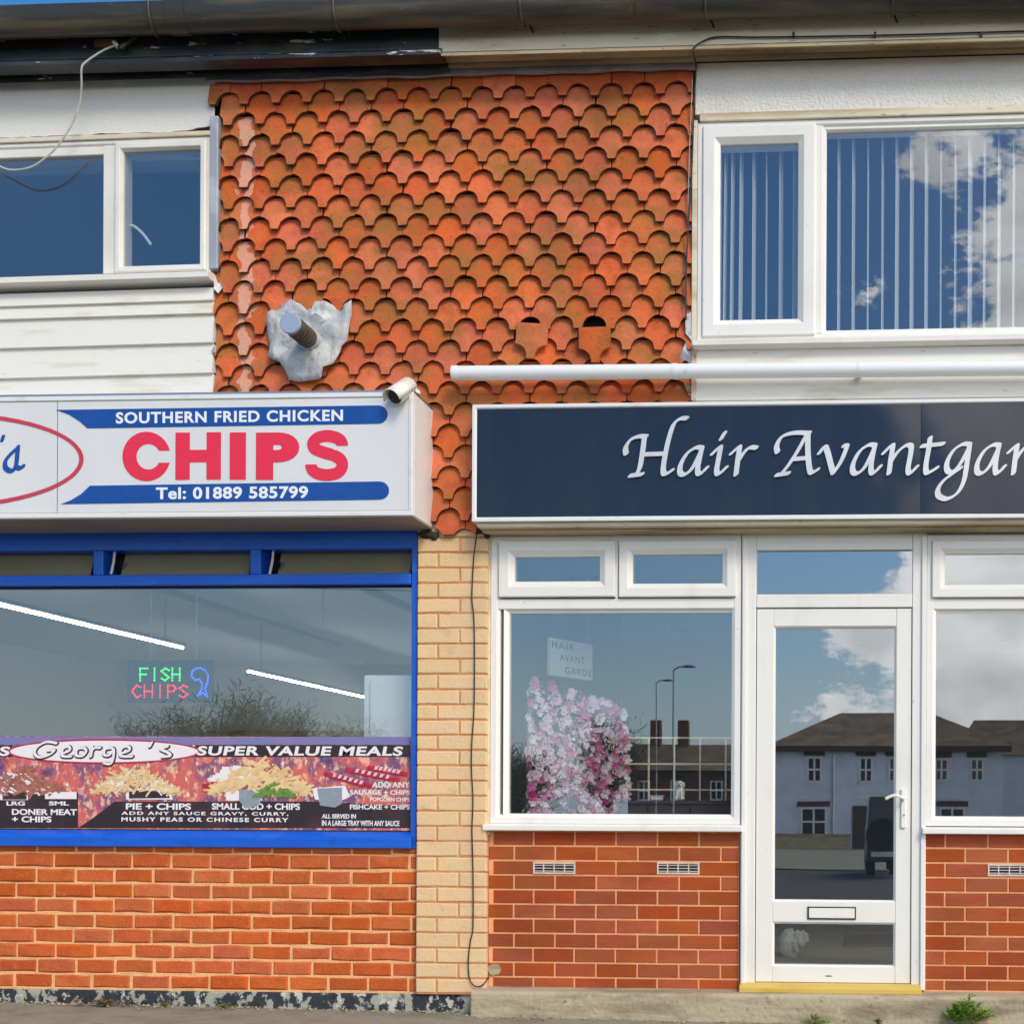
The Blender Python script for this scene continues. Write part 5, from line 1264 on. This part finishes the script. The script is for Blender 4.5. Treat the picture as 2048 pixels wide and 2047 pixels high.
for px in (1587, 1750, 1962): 
    p = P(px, 71, -.208); MB().box(p.x-.006, p.x+.006, -.220, -.2, p.z-.010, p.z+.012).build('cable_clip', M['blackplastic'], bc)
pc = cable('black_cable', 'black cable hanging down the cream brick pier', [(953,1072,-.05),(948,1110,-.045),(945,1160,-.043),(944,1200,-.043),(948,1240,-.043),(949,1330,-.043),(948,1420,-.043),(944,1480,-.043),(943,1536,-.043),(946,1600,-.043),(944,1660,-.043),(946,1740,-.043),(946,1850,-.043),(941,1880,-.043),(937,1915,-.043),(938,1950,-.043),(945,1967,-.045),(957,1972,-.045),(968,1966,-.04),(976,1955,-.01),(978,1953,.02)], .0037, M['blackplastic'])
pat = MB(); 
b = MB().prism([px2(988+r_*math.cos(a_*.4488)*.9, 1938-r_*math.sin(a_*.4488)*.75, .016) for a_, r_ in enumerate((16,15,17,16,14,15,17,15,13,15,16,14,16,15))], .0145, .03); tag(b.build('mortar_patch', M['concrete'], None), 'smear of grey mortar at the foot of the pier beside the red bricks', 'mortar')
cable('thin_cable', 'thin pale cable against the right edge of the clay tiles', [(1385,160,-.075),(1379,300,-.075),(1376,420,-.075),(1374,520,-.075),(1370,620,-.075)], .002, M['cable_white'])
# mastic / dirt around the top of the pier
M['moss'] = mat('dark_moss', (.035,.035,.022), .95, bump=.8, bscale=80)
for i, (px, py, rx) in enumerate(((852,1068,.045),(868,1072,.03),(960,1060,.03),(974,1068,.02))):
    p = P(px, py, -.03); 
    b = MB().sphere((p.x, -.03, p.z), (rx,.02,.022), 12, 8); b.xform(lambda v: v+Vector((mnoise.noise(v*60),mnoise.noise(v*60+Vector((9,0,0)))*.6,mnoise.noise(v*60+Vector((0,9,0)))))*.012)
    b.build('moss_clump', M['moss'], pier)

# ================================================================== WEEDS AND LITTER ON THE PAVEMENT
M['weed'] = mat('bright_weed_leaf', (.16,.30,.02), .6, [((.30,.34,.04), 30, .5, .7, .6, I3), ((.06,.14,.02), 18, .5, .7, .6, I3)], rnd=.0)
M['weed2'] = mat('olive_weed_leaf', (.12,.17,.03), .7, [((.25,.16,.05), 20, .5, .7, .7, I3)])
M['dry'] = mat('dry_leaf', srgb(120,84,52), .9, [(srgb(70,50,36), 30, .45, .65, .8, I3), (srgb(170,140,80), 20, .55, .7, .6, I3)])
def weed(px, py, Y, h, spread, n_, m, label, seed):
    r = random.Random(seed); p = P(px, py, Y); base = Vector((p.x, Y, FALL(p.x)))
    e = empty('weed', base, None, label, 'weed'); lv = MB(); stm = MB()
    for i in range(n_):
        a = r.uniform(0, 2*math.pi); q = r.random()**.6; hh = h*(1.1-.75*q)*r.uniform(.75,1.1)
        tip = base+Vector((math.cos(a)*spread*q, math.sin(a)*spread*q*.5-.01, hh))
        midp = base.lerp(tip, .5)+Vector((0,0,hh*.18)); stm.tube([base, midp, tip], [.0022,.0018,.001], 4)
        for t in (.45, .6, .75, .9, 1.0):
            c = base.lerp(midp, t*2) if t < .5 else midp.lerp(tip, (t-.5)*2)
            for sd_ in (-1, 1):
                d1 = (Vector((math.cos(a+sd_*1.1), math.sin(a+sd_*1.1), r.uniform(-.1,.7)))).normalized(); L_ = h*r.uniform(.16,.30); w = d1.cross(Vector((r.uniform(-.4,.4),r.uniform(-.4,.4),1))).normalized()*L_*.26
                nn = Vector((0,0,1))*L_*.08
                lv.add([c, c+d1*L_*.3+w*.8, c+d1*L_*.65+w*.75+nn, c+d1*L_-nn, c+d1*L_*.65-w*.75+nn, c+d1*L_*.3-w*.8], [(0,1,2,3),(0,3,4,5)])
    stm.build('stem', M['weed2'], e, smooth=True); lv.build('leaves', M[m], e)
weed(1935, 2044, -.16, .17, .13, 26, 'weed', 'largest bright green weed at the foot of the salon concrete base', 1)
weed(1630, 2047, -.16, .055, .08, 18, 'weed', 'small bright green weed below the left side of the salon door', 2)
weed(1757, 2047, -.16, .045, .05, 12, 'weed2', 'tiny weed below the right side of the salon door', 3)
weed(335, 2030, -.06, .035, .07, 12, 'weed2', 'low olive weed at the foot of the flaking black base', 4)
weed(452, 2030, -.06, .045, .06, 12, 'weed', 'low green weed further along the flaking black base', 5)
weed(690, 2034, -.05, .018, .05, 9, 'weed2', 'flat weed near the right end of the black base', 6)
lt = random.Random(18); b = MB()
for i in range(700):
    x = lt.uniform(-5.2, 1.6); y = (-.008 if x < -2.03 else -.125)-abs(lt.gauss(0,.05)); r_ = lt.uniform(.002,.008); b.sphere((x, y, FALL(x)+r_*.4), (r_*lt.uniform(.7,1.5), r_, r_*.6), 5, 3)
o = b.build('grit', M['concrete'], None); tag(o, 'grit and small stones gathered along the foot of the shopfronts', 'grit', kind='stuff')
lt = random.Random(8); 
e = empty('leaf_litter', P(205, 2030, -.06), None, 'small heap of dry brown leaves by the flaking black base', 'leaf litter'); b = MB(); cxl = P(205, 2030, -.05).x
for i in range(60):
    c = Vector((cxl+lt.gauss(0,.07), -.05+lt.uniform(-.05,.03), .004+abs(lt.gauss(0,.012)))); a = lt.uniform(0,6.28); d1 = Vector((math.cos(a),math.sin(a),lt.uniform(-.4,.6))).normalized()*lt.uniform(.012,.03); w = Vector((-math.sin(a),math.cos(a),lt.uniform(-.3,.3)))*.010
    b.add([c-d1, c+w, c+d1, c-w], [(0,1,2,3)])
o = b.build('dry_leaves', M['dry'], e); o['kind'] = 'stuff'

# ================================================================== ACROSS THE STREET (seen in the glass)
M['hwall'] = mat('pale_blue_render', srgb(212,219,238), .85, [(srgb(170,172,178), 1.2, .45, .7, .5, I3)])
M['hroof'] = mat('brown_tile_roof', srgb(134,112,90), .85, [(srgb(82,68,56), 1.1, .42, .62, .8, I3), (srgb(150,128,100), 2.6, .52, .66, .7, (.5,1,2)), (srgb(60,50,42), 5, .58, .66, .6, (.6,1,3))], bump=.4, bscale=12)
M['hdark'] = mat('dark_window_pane', (.02,.025,.03), .1); M['hfas'] = mat('dark_fascia', (.05,.025,.02), .6); M['htrim'] = mat('white_trim', (.75,.75,.75), .6)
L = 60
hs = empty('house', PM(1770, 1694, L), None, 'pale rendered two-storey house with hipped brown roof reflected in the salon door', 'house')
x0, x1 = PM(1546,1600,L).x, PM(2005,1600,L).x
zb, ze, zr = PM(1760,1694,L).z-.1, PM(1760,1492,L).z, PM(1760,1414,L).z
yh = -L
MB().box(x0, x1, yh-8, yh, zb-.6, ze).build('wall', M['hwall'], hs)
MB().add([(x0-.4,yh+.4,ze),(x1+.4,yh+.4,ze),(x1+.4,yh-8.4,ze),(x0-.4,yh-8.4,ze),(x0+3.4,yh-3.9,zr),(x1-3.4,yh-3.9,zr)], [(0,1,5,4),(1,2,5),(2,3,4,5),(3,0,4),(0,3,2,1)]).build('roof', M['hroof'], hs)
MB().box(x0-.42, x1+.42, yh+.1, yh+.45, ze-.28, ze-.01).build('fascia_board', M['hfas'], hs)
def hwin(l, t, r, b_, par=hs, Lh=L):
    a = PM(l, b_, Lh); c = PM(r, t, Lh); yv = -Lh
    w = MB().ring(a.x, c.x, a.z, c.z, [(0,yv+.02),(0,yv+.06),(.10,yv+.06),(.10,yv+.02)]).build('window', M['htrim'], par)
    MB().box(a.x+.08, c.x-.08, yv+.03, yv+.04, a.z+.08, c.z-.08).build('pane', M['hdark'], w)
    MB().box(a.x+.1, c.x-.1, yv+.041, yv+.065, (a.z+c.z)/2-.05, (a.z+c.z)/2+.05).build('glazing_bar', M['htrim'], w)
    MB().box((a.x+c.x)/2-.05, (a.x+c.x)/2+.05, yv+.041, yv+.07, a.z+.1, c.z-.1).build('mullion', M['htrim'], w)
    MB().box(a.x-.15, c.x+.15, yv+.02, yv+.1, c.z+.05, c.z+.3).build('lintel', M['hfas'], w)
for r_ in ((1614,1513,1644,1564),(1718,1513,1746,1564),(1776,1513,1800,1564),(1602,1614,1654,1672),(1940,1516,1968,1562),(1870,1516,1898,1562),(1880,1614,1930,1672)): hwin(*r_)
MB().tube([(PM(1667,1600,L).x, yh+.1, zb), (PM(1667,1600,L).x, yh+.1, ze-.2)], .06, 6).build('downpipe', M['htrim'], hs)
MB().box(x0, PM(1660,1600,L).x, yh+.002, yh+.03, zb, zb+.5).build('plinth_band', M['hfas'], hs); MB().box(x0, x1, yh+.002, yh+.025, (zb+ze)/2-.06, (zb+ze)/2+.02).build('string_course', M['htrim'], hs)
MB().box(PM(1705,1600,L).x, PM(1725,1600,L).x+.4, yh+.01, yh+.08, zb, zb+2.2).build('door', M['hfas'], hs)
L2 = 85
h2 = empty('house', PM(2250, 1700, L2), None, 'further house with long pale brown roof at the right of the reflection', 'house')
x0, x1 = PM(1930,1600,L2).x, PM(2600,1600,L2).x; zb, ze, zr = -1.9, PM(2100,1510,L2).z, PM(2000,1432,L2).z
MB().box(x0, x1, -L2-9, -L2, zb, ze).build('wall', M['hwall'], h2)
MB().add([(x0-.4,-L2+.4,ze),(x1,-L2+.4,ze),(x1,-L2-9,ze),(x0-.4,-L2-9,ze),(x0+1,-L2-4.5,zr),(x1,-L2-4.5,zr)], [(0,1,5,4),(1,2,5),(2,3,4,5),(3,0,4),(0,3,2,1)]).build('roof', M['hroof'], h2)
L3 = 70
h3 = empty('house', PM(1330, 1650, L3), None, 'dark brick house with chimneys reflected behind the salon wire rack', 'house')
M['hbrick'] = mat('dark_brick', srgb(110,70,54), .85, [(srgb(80,52,42), 4, .45, .7, .6, I3)])
x0, x1 = PM(1255,1600,L3).x, PM(1500,1600,L3).x; ze, zr = PM(1360,1540,L3).z, PM(1360,1482,L3).z
MB().box(x0, x1, -L3-8, -L3, -1.8, ze).build('wall', M['hbrick'], h3)
rf3 = MB().add([(x0-.3,-L3+.4,ze),(x1+.3,-L3+.4,ze),(x1+.3,-L3-8.4,ze),(x0-.3,-L3-8.4,ze),(x0-.3,-L3-4,zr),(x1+.3,-L3-4,zr)], [(0,1,5,4),(1,2,5),(2,3,4,5),(3,0,4),(0,3,2,1)]).build('roof', M['hroof'], h3)
for px in (1312, 1368): x = PM(px,1500,L3+4).x; MB().box(x-.32, x+.32, -L3-4.4, -L3-3.6, zr-.5, PM(px,1440,L3+4).z).build('chimney', M['hbrick'], rf3)
for r_ in ((1275,1560,1300,1600),(1340,1560,1365,1600),(1420,1560,1445,1600)): hwin(*r_, h3, L3)
# parked car, rear towards the shops
car = empty('parked_car', PM(1770, 1748, 21.5), None, 'dark four-wheel-drive car parked across the road, reflected in the salon door', 'car')
M['cpaint'] = mat('dark_green_car_paint', (.05,.052,.038), .25, coat=.4); M['cglass'] = mat('car_glass', (.10,.075,.06), .1); M['rubber'] = mat('tyre_rubber', (.012,.012,.012), .85); M['lampred'] = mat('red_lamp', (.35,.02,.02), .3); M['plate'] = mat('white_plate', (.7,.7,.66), .5)  # brown of the car glass stands in for a reflection in the rear window
cl_, cr_ = PM(1732,1700,21.5).x, PM(1800,1700,21.5).x; cz = -.44; ccx = (cl_+cr_)/2; hwc = (cr_-cl_)/2; yc = -21.5
def sec(y, w, z0, z1, tw): return [(ccx-w,y,z0),(ccx+w,y,z0),(ccx+w,y,(z0+z1)*.5),(ccx+tw,y,z1),(ccx-tw,y,z1),(ccx-w,y,(z0+z1)*.5)]
def loft(secs):
    b = MB(); vs = [v for s_ in secs for v in s_]; n = len(secs[0]); fs = [tuple(range(n)), tuple(range((len(secs)-1)*n, len(secs)*n))]
    for i in range(len(secs)-1):
        for k_ in range(n): fs.append((i*n+k_, i*n+(k_+1)%n, (i+1)*n+(k_+1)%n, (i+1)*n+k_))
    return b.add(vs, fs)
loft([sec(yc,hwc*.95,cz+.35,cz+1.05,hwc*.93), sec(yc-.15,hwc,cz+.32,cz+1.1,hwc*.96), sec(yc-3.2,hwc,cz+.32,cz+1.1,hwc*.96), sec(yc-4.3,hwc*.95,cz+.4,cz+.95,hwc*.85)]).build('body', M['cpaint'], car, bevel=.06, seg=3)
loft([sec(yc-.05,hwc*.9,cz+1.08,cz+1.15,hwc*.9), sec(yc-.25,hwc*.88,cz+1.08,cz+1.74,hwc*.76), sec(yc-2.3,hwc*.88,cz+1.08,cz+1.74,hwc*.76), sec(yc-3.1,hwc*.9,cz+1.08,cz+1.14,hwc*.86)]).build('cabin', M['cpaint'], car, bevel=.05, seg=3)
MB().add([(ccx-hwc*.74,yc-.08,cz+1.2),(ccx+hwc*.74,yc-.08,cz+1.2),(ccx+hwc*.66,yc-.19,cz+1.62),(ccx-hwc*.66,yc-.19,cz+1.62)], [(0,1,2,3)]).build('rear_window', M['cglass'], car)
for s_ in (-1, 1):
    for yw in (yc-.8, yc-3.4):
        wv = MB().tube([(ccx+s_*(hwc-.2),yw,cz+.34),(ccx+s_*(hwc-.01),yw,cz+.34)], .34, 20).build('wheel', M['rubber'], car, smooth=True); MB().tube([(ccx+s_*(hwc-.0),yw,cz+.34),(ccx+s_*(hwc+.01),yw,cz+.34)], .2, 16).build('hub', M['steel'], wv)
    MB().box(ccx+s_*hwc*.85-.06, ccx+s_*hwc*.85+.06, yc-.02, yc+.02, cz+.75, cz+1.0).build('tail_light', M['lampred'], car)
MB().tube([(ccx,yc+.02,cz+.95),(ccx,yc+.2,cz+.95)], .33, 22).build('spare_wheel', M['rubber'], car, smooth=True)
MB().box(ccx-.26, ccx+.26, yc+.005, yc+.03, cz+.45, cz+.56).build('number_plate', M['plate'], car); MB().box(ccx-hwc*.95, ccx+hwc*.95, yc-.05, yc+.10, cz+.36, cz+.44).build('bumper', M['blackplastic'], car)
# bare trees
M['bark'] = mat('bark', (.07,.055,.04), .95, bump=.4, bscale=20); M['twig'] = mat('olive_twig_foliage', (.075,.075,.035), .9, [((.04,.05,.02), 1.5, .45, .65, .7, I3)])
def tree(px, ytop, L, wpx, seed, label):
    r = random.Random(seed); base = PM(px, 1700, L); zb = -.15-.85*(L/60); top = PM(px, ytop, L).z; H = top-zb; Wd = abs(PM(px+wpx/2,1500,L).x-base.x)
    e = empty('tree', (base.x, -L, zb), None, label, 'tree', 'trees across the street'); tr = MB(); cr = MB()
    o_ = Vector((base.x, -L, zb)); tr.tube([o_, o_+Vector((.05,0,H*.25)), o_+Vector((0,.1,H*.55))], [.22,.17,.1], 8)
    for i in range(44):
        a = r.uniform(0,6.28); t0 = o_+Vector((0,0,H*r.uniform(.22,.5))); d = Vector((math.cos(a)*Wd*r.uniform(.4,1), math.sin(a)*Wd*r.uniform(.3,.8), H*r.uniform(.15,.5)))
        m1 = t0+d*.5+Vector((0,0,.3)); e1 = t0+d; e1.z = min(e1.z, top); tr.tube([t0, m1, e1], [.07,.045,.015], 5)
        for k_ in range(110):
            c = m1.lerp(e1, r.uniform(-.3,1.05))+Vector((r.gauss(0,.35),r.gauss(0,.35),r.gauss(0,.3))); 
            d1 = Vector((r.gauss(0,1),r.gauss(0,1),r.uniform(-.2,1.6))).normalized()*r.uniform(.25,.7); w = d1.cross(Vector((r.random(),r.random(),r.random()))).normalized()*.016
            cr.add([c, c+d1*.5+w, c+d1, c+d1*.5-w], [(0,1,2,3)])
    tr.build('trunk', M['bark'], e, smooth=True); cr.build('crown', M['twig'], e)
tree(430, 1372, 42, 230, 1, 'wide bare tree reflected below the lit window sign')
tree(560, 1395, 46, 130, 2, 'smaller bare tree reflected to the right of the lit sign')
tree(690, 1425, 50, 150, 3, 'low dark tree reflected beside the white fridge')
tree(300, 1420, 55, 160, 4, 'low bare tree reflected at the lower left of the blue window')
tree(1215, 1430, 48, 130, 5, 'twiggy tree reflected behind the flower panel')
tree(1030, 1500, 40, 120, 6, 'bushy tree reflected at the left edge of the salon window')
# lamp posts
def lamp(px, ytop, L, label):
    b0 = PM(px, 1700, L); zb = -.15-.85*(L/60); top = PM(px, ytop, L).z
    e = empty('street_lamp', (b0.x, -L, zb), None, label, 'street lamp'); x = b0.x
    MB().tube([(x,-L,zb),(x,-L,zb+1.2),(x,-L,zb+1.25),(x,-L,top)], [.08,.08,.035,.028], 10).build('column', M['steel'], e, smooth=True)
    MB().tube([(x,-L,top-.02),(x+.15,-L,top+.08),(x+.35,-L,top+.1)], .022, 8).build('arm', M['steel'], e, smooth=True)
    MB().sphere((x+.48,-L,top+.09), (.24,.1,.05), 10, 6).build('lantern', M['steel'], e, smooth=True)
lamp(1346, 1338, 34, 'nearer street lamp reflected in the salon window'); lamp(1311, 1364, 46, 'further street lamp reflected in the salon window')
# telephone pole with wires over the street
tp = empty('telephone_pole', (-27, -30, -.6), None, 'timber telephone pole across the street carrying sagging wires', 'pole')
M['pole'] = mat('creosoted_timber', (.06,.045,.03), .9)
MB().tube([(-27,-30,-.7),(-27,-30,8.2)], [.15,.11], 10).build('post', M['pole'], tp, smooth=True); MB().box(-27.8,-26.2,-30.06,-29.94,7.7,7.82).build('crossarm', M['pole'], tp)
for i, (q, zz) in enumerate((((-45,-26,7.4),7.75),((26,-29,7.4),7.75),((-7.6,-.26,5.25),7.9))):
    a, b_ = Vector((-27,-30,zz)), Vector(q)
    MB().tube([a.lerp(b_, t/16)-Vector((0,0,1.2*(1-(2*t/16-1)**2)*.5)) for t in range(17)], .012, 5).build('wire', M['blackplastic'], tp)
gw = empty('garden_wall', PM(1650,1700,57), None, 'low pale garden wall in front of the house across the street', 'wall')
MB().box(PM(1500,1700,57).x, PM(1700,1700,57).x, -57.2, -57, -1.6, -.35).build('wall_body', M['concrete'], gw); MB().box(PM(1500,1700,57).x-.03, PM(1700,1700,57).x+.03, -57.25, -56.95, -.349, -.27).build('coping', M['concrete'], gw)
